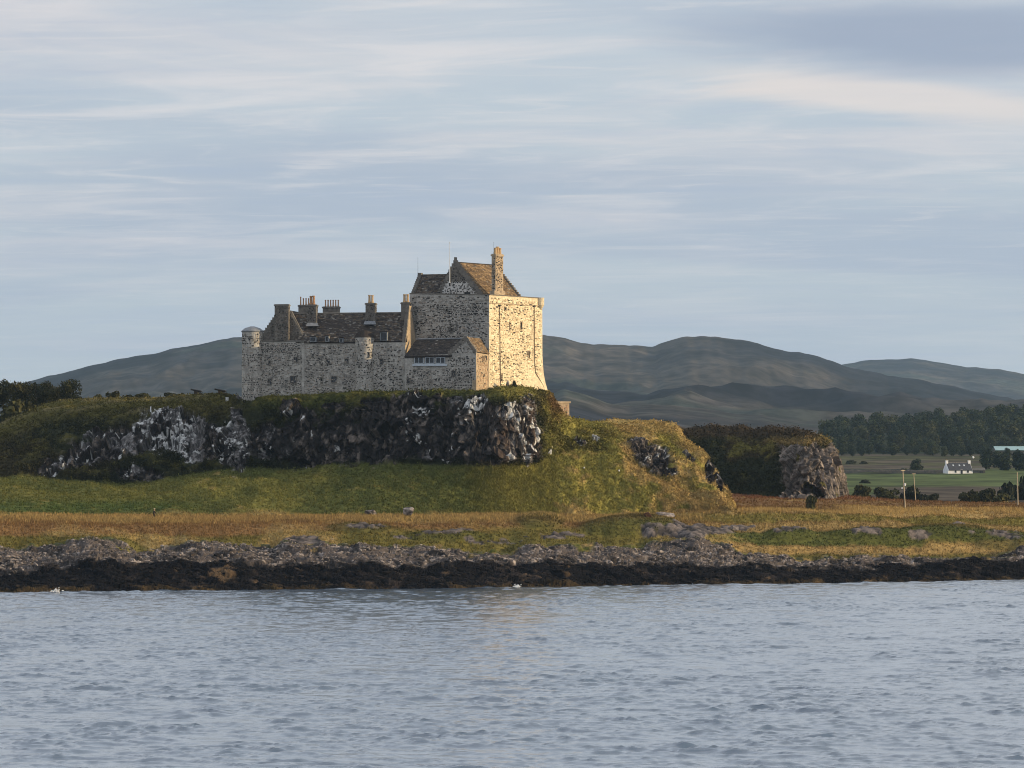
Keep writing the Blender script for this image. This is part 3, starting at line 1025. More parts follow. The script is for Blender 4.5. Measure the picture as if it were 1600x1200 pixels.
# ================================================================== FARMLAND AND MOOR
f_rows_py = [806, 786, 780, 768, 758, 742, 736, 728, 716, 711, 707, 703, 700, 694]
f_rows_Y = [760, 800, 860, 1000, 1150, 1480, 1540, 1650, 1850, 1980, 2130, 2290, 2450, 2900]
pxs = np.linspace(-900, 2500, 420)
def knoll(p, v, Y):
    top = np.interp(p, [1280, 1420, 1520, 1700], [676, 674, 664, 660])
    k = sstep(p, 1255, 1320) * sstep(Y, 1980, 2450) * (1 - sstep(Y, 2500, 2880))
    return v * (1 - k) + np.minimum(v, top) * k


rows = [((lambda p, v=a, Y=b: knoll(p, v, Y)), (lambda p, v=b: v + 0 * p)) for a, b in zip(f_rows_py, f_rows_Y)]
G = ribbon(rows, pxs, [4, 4, 8, 8, 12, 6, 8, 10, 6, 6, 6, 6, 8], 1)
sh = G.shape
Pn = G.reshape(-1, 3)
ix, iy = img(Pn)
nz = fbm(Pn, 12, 4, 121)
nz2 = fbm(Pn, 60, 3, 122, sx=0.5)
py2 = iy + nz * 0.7
fieldg = np.array([0.080, 0.102, 0.038])
heathb = np.array([0.075, 0.060, 0.045])
olive = np.array([0.065, 0.064, 0.030])
C = lerp(heathb, fieldg, sstep(-py2, -761.5, -759.5))
left_g = 1 - sstep(ix, 1360, 1400)
C = lerp(C, fieldg * 0.9, sstep(-py2, -776, -772) * left_g * (1 - sstep(-py2, -761, -759)))
C = lerp(C, np.array([0.022, 0.024, 0.016]), sstep(-py2, -741, -740) * (1 - sstep(-py2, -734, -732)) * (1 - sstep(ix, 1465, 1480)))
C = lerp(C, lerp(olive, heathb * 1.1, sstep(nz2, 0.0, 0.4)), sstep(-py2, -734, -732))
C = lerp(C, np.array([0.028, 0.034, 0.018]), sstep(-py2, -712, -709))
Pd = Pn.copy()
Pd[:, 2] += nz * 0.4
FG = Pd.reshape(sh[0], sh[1], 3)
farm_pxs = pxs
farm = mesh_np('farmland', Pd, [grid_faces(sh[0], sh[1])], M_hill, C, True, kind='structure')


def farm_z(Y):
    zs = [CH + (HY - a) * b / F for a, b in zip(f_rows_py, f_rows_Y)]
    return float(np.interp(Y, f_rows_Y, zs))


def rough(fn, seed, a=1.0):
    def g(p):
        q = np.stack([np.asarray(p, float) / 34.0, np.zeros(len(p)), np.zeros(len(p))], -1)
        return fn(p) + a * (1.5 * vnoise(q, seed) + 0.9 * vnoise(q * 2.7, seed + 1) + 0.5 * vnoise(q * 7.0, seed + 2))
    return g


def hill_range(name, top, Yb, Yt, Ym, py_b, seed, amp, pal, px0=-1500, px1=3100, nc=620):
    pxs = np.concatenate([np.linspace(px0, -120, 60, endpoint=False), np.linspace(-120, 1720, nc), np.linspace(1735, px1, 60)]) if px0 < -500 else np.linspace(px0, px1, nc)
    rows = [(lambda p: py_b + 0 * p, lambda p: Yb + 0 * p),
            (lambda p: py_b * 0.62 + top(p) * 0.38 + 4, lambda p: Yb + (Yt - Yb) * 0.38 + 0 * p),
            (lambda p: py_b * 0.3 + top(p) * 0.7 + 5, lambda p: Yb + (Yt - Yb) * 0.66 + 0 * p),
            (top, lambda p: Yt + 0 * p),
            (lambda p: top(p) + 45, lambda p: Yt + 1500 + 0 * p)]
    G = ribbon(rows, pxs, [34, 34, 44, 8], 2)
    sh = G.shape
    Pn = G.reshape(-1, 3)
    vt = np.repeat(np.linspace(0, 1, sh[0])[:, None], sh[1], 1).ravel()
    n1 = fbm(Pn, 750, 5, seed, sz=0.3, sx=0.7)
    n2 = fbm(Pn, 260, 5, seed + 7, sx=0.7)
    env = np.sin(np.clip(vt / 0.93, 0, 1) * math.pi) ** 0.8
    dz_ = amp * env * (n1 * 0.9 - np.abs(n2) * 0.85) + amp * 0.05 * n2
    Pd = Pn.copy()
    Pd[:, 2] += dz_
    Pd[:, 1] += env * n1 * amp * 4
    m1 = fbm(Pn, 420, 5, seed + 11, sx=0.5, sz=2.0)
    m2 = fbm(Pn, 130, 5, seed + 12, sx=0.45, sz=2.0)
    C = lerp(pal[0], pal[1], sstep(m1 + m2 * 0.5, -0.3, 0.5))
    m3 = fbm(Pn, 48, 4, seed + 13, sx=0.6, sz=2.5)
    C = C * (1 + 0.55 * np.clip(m3, -1, 1))[:, None]
    C = lerp(C, pal[2], sstep(m2 + m1 * 0.4, 0.35, 0.9) * 0.7)
    C = lerp(C, pal[3], sstep(fbm(Pn, 170, 3, seed + 15, sx=0.35), 0.62, 0.8) * 0.55 * (1 - sstep(vt, 0.55, 0.75)))
    return mesh_np(name, Pd, [grid_faces(sh[0], sh[1])], M_hill, C, True, kind='structure')


pal = [np.array([0.015, 0.016, 0.022]), np.array([0.056, 0.048, 0.041]), np.array([0.030, 0.042, 0.036]), np.array([0.26, 0.24, 0.18])]
topA = poly([(-1500, 680), (-300, 650), (0, 606), (60, 590), (110, 577), (135, 573), (180, 560), (260, 546), (300, 537), (345, 526), (378, 522), (480, 528), (600, 545), (700, 540), (780, 526), (848, 522), (880, 527), (905, 532), (960, 538), (1020, 538), (1050, 527), (1062, 524), (1090, 522), (1120, 521), (1170, 527), (1230, 544), (1262, 549), (1290, 560), (1330, 572), (1400, 588), (1440, 594), (1500, 606), (1560, 618), (1600, 625), (1800, 655), (3100, 690)])
hillA = hill_range('moorland_hill', rough(topA, 71), 3000, 6000, 4300, 693, 130, 75, pal)
topB = poly([(-1500, 690), (0, 690), (900, 640), (1200, 590), (1320, 567), (1345, 562), (1380, 560), (1430, 560), (1470, 565), (1500, 572), (1550, 574), (1575, 577), (1600, 583), (1750, 600), (2100, 640), (3100, 690)])
hillB = hill_range('distant_hill', rough(topB, 75, 0.8), 7800, 10000, 8800, 690, 150, 26, pal)
topC = poly([(-1500, 720), (700, 690), (820, 640), (856, 618), (880, 606), (905, 612), (950, 628), (985, 634), (1010, 628), (1060, 632), (1120, 640), (1200, 648), (1300, 660), (1500, 690), (3100, 720)])
hillC = hill_range('low_moor_ridge', rough(topC, 79, 1.2), 2500, 3300, 2900, 716, 170, 9, pal, 500, 1800, 300)

# ================================================================== CASTLE
ORG = P3(640, 614, 645)
castle = empty('castle', ORG)
tag(castle, 'old stone castle with square keep and long slate roofed range on the crag', 'castle')


class Wall:
    """vertical wall plane between two plan points given as (photo column, depth)"""
    def __init__(s, a, b):
        s.A = Vector((X_(*a), a[1], 0))
        s.B = Vector((X_(*b), b[1], 0))
        d = s.B - s.A
        s.L = d.length
        s.u = d.normalized()
        s.n = Vector((s.u.y, -s.u.x, 0))        # faces the water

    def pt(s, px, py, d=0.0):
        k = (px - 800.0) / F
        den = (s.B.x - s.A.x) - k * (s.B.y - s.A.y)
        t = (k * s.A.y - s.A.x) / den
        q = s.A + (s.B - s.A) * t
        return Vector((q.x, q.y, Z_(py, q.y))) + s.n * d

    def uz(s, px, py):
        p = s.pt(px, py)
        return (Vector((p.x, p.y, 0)) - s.A).dot(s.u), p.z

    def at(s, u, z, d=0.0):
        q = s.A + s.u * u + s.n * d
        return Vector((q.x, q.y, z))

    def box(s, mb, px0, py0, px1, py1, d0, d1, c=(1, 1, 1)):
        q = [s.pt(px0, py1, d0), s.pt(px1, py1, d0), s.pt(px1, py0, d0), s.pt(px0, py0, d0)]
        n = s.n * (d1 - d0)
        mb.hexa([q[0], q[1], q[1] + n, q[0] + n, q[3], q[2], q[2] + n, q[3] + n], c)


srng = random.Random(21)
DARKS = [(0.035, 0.033, 0.032), (0.065, 0.058, 0.052), (0.028, 0.027, 0.027), (0.10, 0.085, 0.072), (0.055, 0.045, 0.04), (0.13, 0.115, 0.10)]
MIDS = [(0.30, 0.27, 0.235), (0.36, 0.33, 0.29), (0.24, 0.215, 0.19), (0.42, 0.385, 0.34), (0.30, 0.25, 0.205)]
TANS_SUNLIT = [(0.74, 0.62, 0.42), (0.82, 0.71, 0.50), (0.55, 0.43, 0.28), (0.82, 0.73, 0.54), (0.66, 0.54, 0.37), (0.46, 0.35, 0.22)]  # stones of the keep's sunny face, lightened to carry the sunlight
CHIM = [(0.36, 0.28, 0.19), (0.42, 0.33, 0.23), (0.30, 0.23, 0.16)]


def stones(mb, at, L, zb, zt, dark=0.35, mid=0.3, mids=MIDS, course=(0.24, 0.36), lens=(0.28, 0.85), accept=None, seed=1, wrap=False):
    """courses of irregular rubble, each stone its own faceted block standing proud of the mortar"""
    r = random.Random(seed)
    z = zb
    while z < zt - 0.15:
        h = r.uniform(*course)
        u = r.uniform(-0.2, 0.1)
        patch = r.uniform(0.75, 1.25)
        while u < L - 0.1:
            ln = r.uniform(*lens) * (1.35 if r.random() < 0.12 else (0.55 if r.random() < 0.3 else 1.0))
            u1 = u + ln
            cu_, cz = (u + u1) / 2, z + h / 2
            q = vnoise(np.array([[cu_ * 0.33, cz * 0.42, seed * 3.7]]), 5)[0]
            kind = r.random()
            dk_ = dark * patch * (1.0 + 0.9 * q)
            if u1 < L + 0.02 and u > -0.02 and cz + h * 0.4 < zt and (accept is None or accept(cu_, cz)):
                c = None
                sc_ = 1.0
                if kind < dk_:
                    c = r.choice(DARKS)
                    sc_ = r.uniform(0.62, 0.92)
                elif kind < dk_ + mid:
                    c = r.choice(mids)
                    sc_ = r.uniform(0.8, 0.95)
                if c is not None:
                    a, b_ = ln / 2 * sc_, h / 2 * min(0.94, sc_ + 0.12)
                    oz = r.uniform(-0.05, 0.05)
                    ring = []
                    m = 6
                    for k in range(m):
                        an = 2 * math.pi * (k + 0.5) / m
                        ca, sa = math.cos(an), math.sin(an)
                        e = 0.55
                        ring.append((cu_ + a * math.copysign(abs(ca) ** e, ca) * r.uniform(0.85, 1.05), cz + oz + b_ * math.copysign(abs(sa) ** e, sa) * r.uniform(0.82, 1.05)))
                    pr = r.uniform(0.035, 0.095)
                    j = r.uniform(0.8, 1.2)
                    c = tuple(x * j for x in c)
                    vs = [at(p[0], p[1], -0.03) for p in ring]
                    vs += [at(cu_ + (p[0] - cu_) * 0.86, cz + oz + (p[1] - cz - oz) * 0.84, pr) for p in ring]
                    fs = [tuple(range(m, 2 * m))] + [(k, (k + 1) % m, m + (k + 1) % m, m + k) for k in range(m)]
                    mb.add(vs, fs, c)
            u = u1
        z += h


def crow_steps(mb, foot, apex, n, nrm, depth, over=0.28):
    """stepped gable coping from foot to apex"""
    foot, apex, nrm = Vector(foot), Vector(apex), Vector(nrm)
    d = apex - foot
    hor = Vector((d.x, d.y, 0))
    for k in range(n):
        a = foot + d * (k / n)
        h = hor / n
        zt = foot.z + d.z * ((k + 1) / n) + over
        zb = a.z - 0.6
        q = [a - nrm * depth * 0.5, a + h - nrm * depth * 0.5, a + h + nrm * depth * 0.5, a + nrm * depth * 0.5]
        mb.hexa([Vector((p.x, p.y, zb)) for p in q] + [Vector((p.x, p.y, zt)) for p in q])


SL = [(0.085, 0.068, 0.055), (0.062, 0.052, 0.046), (0.11, 0.082, 0.06), (0.05, 0.044, 0.042), (0.095, 0.08, 0.065)]
SL_SUNLIT = [(0.20, 0.135, 0.075), (0.155, 0.105, 0.06), (0.24, 0.165, 0.09), (0.13, 0.09, 0.055)]  # same slates, painted lighter and browner for the sunlit slopes


def slates(mb, e0, e1, r1, r0, pal, gauge=0.34, wid=0.42, pale=0.08, seed=3):
    """overlapping stone slates on the quad eave e0-e1, ridge r0-r1"""
    r = random.Random(seed)
    e0, e1, r0, r1 = Vector(e0), Vector(e1), Vector(r0), Vector(r1)
    n = (e1 - e0).cross(r0 - e0).normalized()
    if n.z < 0:
        n = -n
    rowsn = max(2, int(((r0 - e0).length + (r1 - e1).length) / 2 / gauge))
    for i in range(rowsn):
        a0, a1 = e0.lerp(r0, i / rowsn), e1.lerp(r1, i / rowsn)
        t2 = min(1.0, (i + 1.35) / rowsn)
        b0, b1 = e0.lerp(r0, t2), e1.lerp(r1, t2)
        m = max(1, int((a1 - a0).length / wid))
        cuts = [0.0] + [(k + (0.5 if i % 2 else 0.0) + r.uniform(-0.2, 0.2)) / m for k in range(1, m)] + [1.0]
        for k in range(len(cuts) - 1):
            if cuts[k + 1] - cuts[k] < 0.1 / m:
                continue
            s0, s1 = cuts[k] + 0.03 / m, cuts[k + 1] - 0.03 / m
            lf_ = r.uniform(0.05, 0.11)
            A, B = a0.lerp(a1, s0), a0.lerp(a1, s1)
            Cq, D = b0.lerp(b1, s1), b0.lerp(b1, s0)
            sag = (a0 - b0).normalized() * r.uniform(-0.05, 0.06)
            c = r.choice(pal)
            if r.random() < pale:
                c = (0.18, 0.165, 0.145)
            j = r.uniform(0.75, 1.25)
            c = tuple(x * j for x in c)
            vs = [A + sag + n * lf_, B + sag + n * lf_, Cq + n * 0.015, D + n * 0.015, A + sag, B + sag]
            mb.add(vs, [(0, 1, 2, 3), (4, 5, 1, 0), (5, 2, 1), (4, 0, 3)], c)


def roof(name, e0, e1, r1, r0, pal, mat_under, seed, pale=0.08, kids=True):
    n = (Vector(e1) - Vector(e0)).cross(Vector(r0) - Vector(e0)).normalized()
    if n.z < 0:
        n = -n
    mb = MB()
    mb.plate([e0, e1, r1, r0], n * -0.25)
    o = mb.build(name, mat_under, castle)
    sm_ = MB()
    slates(sm_, e0, e1, r1, r0, pal, seed=seed, pale=pale)
    s = sm_.build('slates', M_slate, o, colors=True, kind='stuff')
    return o


M_under = mat_plain('roof_boards', (0.05, 0.04, 0.035), None, 2.0, 0.9)


def chimney(px0, px1, py_top, py_base, Y, depth, mat, axis=None, pots=(), pot_mat=None, cap=True):
    """stack (part) with clay pots (sub-parts). pots: (px, py_top, half width px)"""
    u = axis or Vector((0.95, -0.31, 0)).normalized()
    n = Vector((u.y, -u.x, 0))
    c = P3((px0 + px1) / 2, py_base, Y)
    hw = (px1 - px0) / 2 * Y / F / max(0.5, u.x)
    zt = Z_(py_top, Y)
    mb = MB()
    mb.obox(c, u * hw, n * depth / 2, (0, 0, zt - c.z - 0.32))
    if cap:
        mb.obox((c.x, c.y, zt - 0.32), u * (hw + 0.13), n * (depth / 2 + 0.13), (0, 0, 0.22))
        mb.obox((c.x, c.y, zt - 0.10), u * (hw + 0.03), n * (depth / 2 + 0.03), (0, 0, 0.10))
    else:
        mb.obox((c.x, c.y, zt - 0.32), u * hw, n * depth / 2, (0, 0, 0.32))
    o = mb.build('chimney', mat, castle)
    for (ppx, ppy, hwp) in pots:
        k = P3(ppx, py_top, Y)
        h = (py_top - ppy) * Y / F
        r0 = hwp * Y / F
        pm = MB()
        k2 = Vector((k.x, c.y + (k.x - c.x) * u.y / u.x, zt))
        pm.tube([k2 - Vector((0, 0, 0.05)), k2 + Vector((0, 0, h * 0.15)), k2 + Vector((0, 0, h * 0.2)), k2 + Vector((0, 0, h * 0.85)), k2 + Vector((0, 0, h * 0.86)), k2 + Vector((0, 0, h))],
                [r0 * 1.15, r0 * 1.15, r0 * 0.95, r0 * 0.82, r0 * 1.05, r0 * 1.0], 8)
        pm.build('chimney_pot', pot_mat or M_pot, o)
    # rubble courses on the two seen faces
    return o, c, u, n, hw, zt


def stack_stones(o, c, u, n, hw, depth, zb, zt, mids, seed, dark=0.3):
    st = MB()
    a = c - u * hw + n * depth / 2
    stones(st, lambda uu, z, d: Vector((a.x, a.y, 0)) + u * uu + n * d + Vector((0, 0, z)), 2 * hw, zb, zt - 0.35, dark, 0.45, mids, (0.22, 0.3), (0.25, 0.5), None, seed)
    b_ = c + u * hw + n * depth / 2
    stones(st, lambda uu, z, d: Vector((b_.x, b_.y, 0)) - n * uu + u * d + Vector((0, 0, z)), depth, zb, zt - 0.35, dark, 0.45, mids, (0.22, 0.3), (0.25, 0.5), None, seed + 1)
    st.build('rubble_masonry', M_stone, o, colors=True, kind='stuff')


def window(W, px0, py0, px1, py1, bars=0, fmat=None, slit=False, d=0.0):
    """stone or painted surround standing proud of the wall, dark pane set back inside it"""
    p0, p1 = W.pt(px0, py1), W.pt(px1, py0)
    u0, u1 = (Vector((p.x, p.y, 0)) - W.A for p in (p0, p1))
    a, b_ = u0.dot(W.u), u1.dot(W.u)
    z0, z1 = p0.z, p1.z
    t_ = 0.09 if not slit else 0.08
    mb = MB()

    def bx(ua, za, ub, zb, d0, d1):
        q = [W.at(ua, za, d0), W.at(ub, za, d0), W.at(ub, za, d1), W.at(ua, za, d1)]
        mb.hexa(q + [Vector((v.x, v.y, zb)) for v in q])
    bx(a - t_, z0 - t_ * 1.3, b_ + t_, z0, -0.05, 0.20 + d)
    bx(a - t_, z1, b_ + t_, z1 + t_ * 1.4, -0.05, 0.16 + d)
    bx(a - t_, z0, a, z1, -0.05, 0.13 + d)
    bx(b_, z0, b_ + t_, z1, -0.05, 0.13 + d)
    for k in range(bars):
        m_ = a + (b_ - a) * (k + 1) / (bars + 1)
        bx(m_ - 0.035, z0, m_ + 0.035, z1, -0.02, 0.10 + d)
    o = mb.build('window', fmat or M_dress, castle)
    pb = MB()
    q = [W.at(a, z0, -0.03), W.at(b_, z0, -0.03), W.at(b_, z0, 0.035 + d), W.at(a, z0, 0.035 + d)]
    pb.hexa(q + [Vector((v.x, v.y, z1)) for v in q])
    pb.build('pane' if not slit else 'opening', M_slit_shade if slit else M_glass, o)  # a slit is a dark block that paints the shade of its opening
    return o


# ---------------------------------------------------------------- keep
KL, KC, KR = (640, 647.0), (764.3, 642.0), (847.3, 655.0)
vL, vC, vR = [Vector((X_(*p), p[1], 0)) for p in (KL, KC, KR)]
vB = vL + (vR - vC)
WL, WR = Wall(KL, KC), Wall(KC, KR)
zTL, zTC, zTR = Z_(459, KL[1]), Z_(461, KC[1]), Z_(466.5, KR[1])
zBase = Z_(640, 645)


def keep_level(z, flare_r=0.0, flare_c=0.0):
    out_r = WR.u * flare_r
    cc = vC - WL.u * 0 + WR.n * 0
    return [(vL.x, vL.y, z), (cc.x + flare_c * -0.5, cc.y - flare_c * 0.2, z), (vR.x + out_r.x + WR.n.x * flare_r * 0.15, vR.y + out_r.y + WR.n.y * flare_r * 0.15, z), (vB.x + out_r.x, vB.y + out_r.y, z)]


mb = MB()
levels = [keep_level(zBase - 4, 2.6, 0.1), keep_level(Z_(612, 655), 1.55, 0.08), keep_level(Z_(598, 655), 0.85, 0.05), keep_level(Z_(582, 655), 0.35, 0.0), keep_level(Z_(556, 655), 0.04, 0.0)]
top = keep_level(0)
top = [(p[0], p[1], z) for p, z in zip(top, (zTL, zTC, zTR, zTL))]
levels.append([(p[0], p[1], z - 1.35) for p, z in zip(top, (zTL, zTC, zTR, zTL))])
levels.append(top)
vs = [p for lv in levels for p in lv]
fs = [(3, 2, 1, 0)]
for i in range(len(levels) - 1):
    for k in range(4):
        a, b_ = i * 4 + k, i * 4 + (k + 1) % 4
        fs.append((a, b_, b_ + 4, a + 4))
n_ = len(vs)
# sunken wall walk behind the parapet
cen = (vL + vC + vR + vB) / 4
inn = [Vector((p[0], p[1], p[2])).lerp(Vector((cen.x, cen.y, p[2])), 0.075) for p in top]
low_ = [Vector((p.x, p.y, p.z - 1.2)) for p in inn]
vs += [tuple(p) for p in inn] + [tuple(p) for p in low_]
tb = (len(levels) - 1) * 4
for k in range(4):
    fs.append((tb + k, tb + (k + 1) % 4, n_ + (k + 1) % 4, n_ + k))
    fs.append((n_ + k, n_ + (k + 1) % 4, n_ + 4 + (k + 1) % 4, n_ + 4 + k))
fs.append((n_ + 4, n_ + 5, n_ + 6, n_ + 7))
mb.add(vs, fs)
keep_wall = mb.build('keep_wall', M_harl, castle)
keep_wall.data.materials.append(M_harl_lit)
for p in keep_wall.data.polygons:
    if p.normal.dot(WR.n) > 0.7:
        p.material_index = 1  # face towards the sun takes the lighter mortar copy
st = MB()
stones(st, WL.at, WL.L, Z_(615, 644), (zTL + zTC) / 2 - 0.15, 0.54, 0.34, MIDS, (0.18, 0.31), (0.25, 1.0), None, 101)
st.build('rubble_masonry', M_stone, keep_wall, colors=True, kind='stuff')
st = MB()


def atR(u, z, d):
    t = u / WR.L
    q = WR.at(u, z, d)
    f_ = max(0.0, Z_(585, 655) - z) / (Z_(585, 655) - Z_(612, 655))
    return q + WR.u * (1.3 * min(1.2, f_) ** 1.5 * t)


stones(st, atR, WR.L, Z_(611, 648), (zTC + zTR) / 2 - 0.25, 0.16, 0.60, TANS_SUNLIT, (0.15, 0.26), (0.3, 1.0), None, 103)  # fewer dark stones and lighter tones keep the sunlit face bright
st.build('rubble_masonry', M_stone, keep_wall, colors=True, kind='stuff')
# parapet coping and string course
mb = MB()
for a, b_, W in ((vL, vC, WL), (vC, vR, WR)):
    za = zTL if a is vL else zTC
    zb = zTC if b_ is vC else zTR
    q = [Vector((a.x, a.y, za)) + W.n * 0.12, Vector((b_.x, b_.y, zb)) + W.n * 0.12, Vector((b_.x, b_.y, zb)) - W.n * 0.6, Vector((a.x, a.y, za)) - W.n * 0.6]
    mb.hexa([p + Vector((0, 0, 0.004)) for p in q] + [p + Vector((0, 0, 0.16)) for p in q])
mb.build('parapet_coping', M_dress, castle)
mb = MB()
q = [WR.at(0.3, zTC - 1.55, 0), WR.at(WR.L - 0.2, zTR - 1.5, 0), WR.at(WR.L - 0.2, zTR - 1.5, 0.16), WR.at(0.3, zTC - 1.55, 0.16)]
mb.hexa(q + [p + Vector((0, 0, 0.14)) for p in q])
mb.build('string_course', M_tan, castle)
# corner roundel at the right end of the parapet
mb = MB()
c0 = vR - WR.u * 0.62 + WR.n * -0.02
ring_z = [zTR - 2.1, zTR - 1.75, zTR - 1.3, zTR - 0.02, zTR + 0.12]
mb.tube([(c0.x, c0.y, z) for z in ring_z], [0.2, 0.5, 0.74, 0.74, 0.8], 14)
mb.build('bartizan', M_harl_lit, castle)
# rainwater pipes
for pts in ([(780, 478), (780.3, 608)], [(834, 479), (834.6, 560), (836, 582), (844.5, 601), (845, 612)]):
    mb = MB()
    P_ = [atR(*WR.uz(*q), 0.12) for q in pts]
    mb.tube(P_, 0.06, 8)
    pipe = mb.build('drainpipe', M_pipe, castle)
    mb = MB()
    h = P_[0]
    mb.obox(h - Vector((0, 0, 0.1)), WR.u * 0.22, WR.n * 0.16, (0, 0, 0.35))
    mb.build('hopper', M_dark_iron, pipe)
for q in ((796, 505, 798, 515), (813, 503, 815, 514), (825, 549, 827, 559), (782, 584, 784.5, 596)):
    window(WR, *q, slit=True, fmat=M_tan)
for q in ((764 + 24, 480, 764 + 26.5, 485),):
    window(WR, *q, slit=True, fmat=M_tan)
for q in ((697, 480, 699.5, 486), (704, 509, 709, 518)):
    window(WL, *q, slit=True)

# ---- cap house on the keep
gdir = WL.u
zr = Z_(408.5, 645.6)
gA = Vector((X_(711, 646.3), 646.3, zr))


def on_front(px, py, off=0.0):
    """point in the plane of the cap house front gable"""
    k = (px - 800.0) / F
    t = (k * gA.y - gA.x) / (gdir.x - k * gdir.y)
    q = gA + gdir * t
    return Vector((q.x, q.y, Z_(py, q.y)))


gF0, gF1 = on_front(683, 462), on_front(752.5, 462)
rv = Vector((X_(771, 654.5), 654.5, 0)) - Vector((gA.x, gA.y, 0))
gB = gA + rv
gB.z = Z_(413.5, gB.y)
bL, bR = gF0 + rv, gF1 + rv
gn = WL.n
mb = MB()
foot = [gF0 - Vector((0, 0, 1.4)), gF1 - Vector((0, 0, 1.4)), gF1, gA, gF0]
mb.plate(foot, gn * -0.6)
capw = mb.build('gable_wall', M_dress, castle)
st = MB()
gu = lambda px, py: (on_front(px, py) - gF0).dot(gdir)
LGa = (gF1 - gF0).length
stones(st, lambda u, z, d: Vector((gF0.x, gF0.y, 0)) + gdir * u + gn * (d) + Vector((0, 0, z)), LGa, Z_(462, 646), Z_(440, 646), 0.62, 0.0, MIDS, (0.22, 0.34), (0.3, 0.8), lambda u, z: abs(u - LGa * 0.42) < LGa * 0.58 * (1 - (z - gF0.z) / (zr - gF0.z)) * 0.9, 111)
st.build('rubble_masonry', M_stone, capw, colors=True, kind='stuff')
# harled lower panel of the gable
mb = MB()
pts = [(690, 462), (747, 462), (739, 449), (733, 440), (697, 440), (692, 449)]
mb.plate([on_front(*q) + gn * 0.012 for q in pts], gn * 0.012)
M_harlw = mat_harl('white_harl', (0.62, 0.60, 0.57), (0.5, 0.48, 0.45), (0.34, 0.33, 0.31))
mb.build('harled_panel', M_harlw, capw)
st = MB()
stones(st, lambda u, z, d: Vector((gF0.x, gF0.y, 0)) + gdir * u + gn * d + Vector((0, 0, z)), LGa, Z_(441, 646) , zr, 0.5, 0.45, [(0.13, 0.115, 0.10), (0.10, 0.09, 0.08)], (0.24, 0.36), (0.3, 0.7), lambda u, z: abs(u - LGa * 0.405) < LGa * 0.45 * (1 - (z - gF0.z) / (zr - gF0.z)) and z > Z_(440, 646), 112)
st.build('rubble_masonry', M_stone, capw, colors=True, kind='stuff')
mb = MB()
crow_steps(mb, gF0 - gn * 0.3, gA - gn * 0.3, 11, gn, 0.75)
mb.build('crow_steps', M_dress, castle)
mb = MB()
crow_steps(mb, gF1 - gn * 0.3, gA - gn * 0.3, 13, gn, 0.75)
mb.obox(gA - gn * 0.3 + Vector((0, 0, 0.1)), gdir * 0.2, gn * 0.3, (0, 0, 0.75))
mb.build('crow_steps', M_dress, castle)
# rear gable of the same roof
mb = MB()
mb.plate([bL - Vector((0, 0, 1.4)), bR - Vector((0, 0, 1.4)), bR, gB, bL], gn * -0.6)
mb.build('gable_wall', M_tan, castle)
mb = MB()
crow_steps(mb, bR - gn * 0.3, gB - gn * 0.3, 15, gn, 0.7, 0.34)
mb.build('crow_steps', M_dress, castle)
mb = MB()
crow_steps(mb, bL - gn * 0.3, gB - gn * 0.3, 13, gn, 0.7, 0.34)
mb.build('crow_steps', M_dress, castle)
lift = Vector((0, 0, 0.02))
roof('roof', gF1 - gn * 0.62, bR, gB + lift, gA - gn * 0.62 + lift, SL_SUNLIT, M_under, 31, 0.04)
roof('roof', gF0 - gn * 0.62, bL, gB + lift * 2, gA - gn * 0.62 + lift * 2, SL, M_under, 32)
# lower left wing
lF, lA, lR_ = P3(643.5, 461, 649.3), P3(655.5, 429, 652.6), P3(668, 461, 656.0)
wv_ = gdir * 7.0
r_end = lA + wv_
r_end.z = Z_(428, r_end.y)
e_end = lF + wv_
roof('roof', lF - Vector((0, 0, 0.3)), e_end - Vector((0, 0, 0.3)), r_end, lA, SL, M_under, 33, 0.05)
roof('roof', lR_ - Vector((0, 0, 0.3)), lR_ + wv_ - Vector((0, 0, 0.3)), r_end + lift, lA + lift, SL, M_under, 34, 0.05)
mb = MB()
mb.plate([lF - Vector((0, 0, 1.5)), lR_ - Vector((0, 0, 1.5)), lR_, lA, lF], gdir * 0.5)
mb.build('gable_wall', M_dress, castle)
mb = MB()
crow_steps(mb, lF + gdir * 0.2, lA + gdir * 0.2, 10, gdir, 0.62, 0.3)
mb.build('crow_steps', M_dress, castle)
mb = MB()
crow_steps(mb, lR_ + gdir * 0.2, lA + gdir * 0.2, 10, gdir, 0.62, 0.3)
mb.build('crow_steps', M_dress, castle)
# front wall of the wing and cap house, above the wall walk
mb = MB()
mb.plate([lF - Vector((0, 0, 1.5)), e_end - Vector((0, 0, 1.5)), e_end - Vector((0, 0, 0.3)), lF - Vector((0, 0, 0.3))], -gn * 0.4)
mb.build('wall_head', M_tan, castle)
mb = MB()
mb.plate([gF1 - gn * 0.62 - Vector((0, 0, 1.5)), bR - Vector((0, 0, 1.5)), bR - lift * 15, gF1 - gn * 0.62 - lift * 15], -WR.n * 0.4)
mb.build('wall_head', M_tan, castle)
# dark plates painting the shade of openings low in the gable
for x0, x1 in ((683.5, 688), (726, 735)):
    mb = MB()
    q = [on_front(x0, 462) + gn * 0.03, on_front(x1, 462) + gn * 0.03, on_front(x1, 456.5) + gn * 0.03, on_front(x0, 456.5) + gn * 0.03]
    mb.plate(q, gn * 0.05)
    mb.build('opening', M_slit_shade, capw)
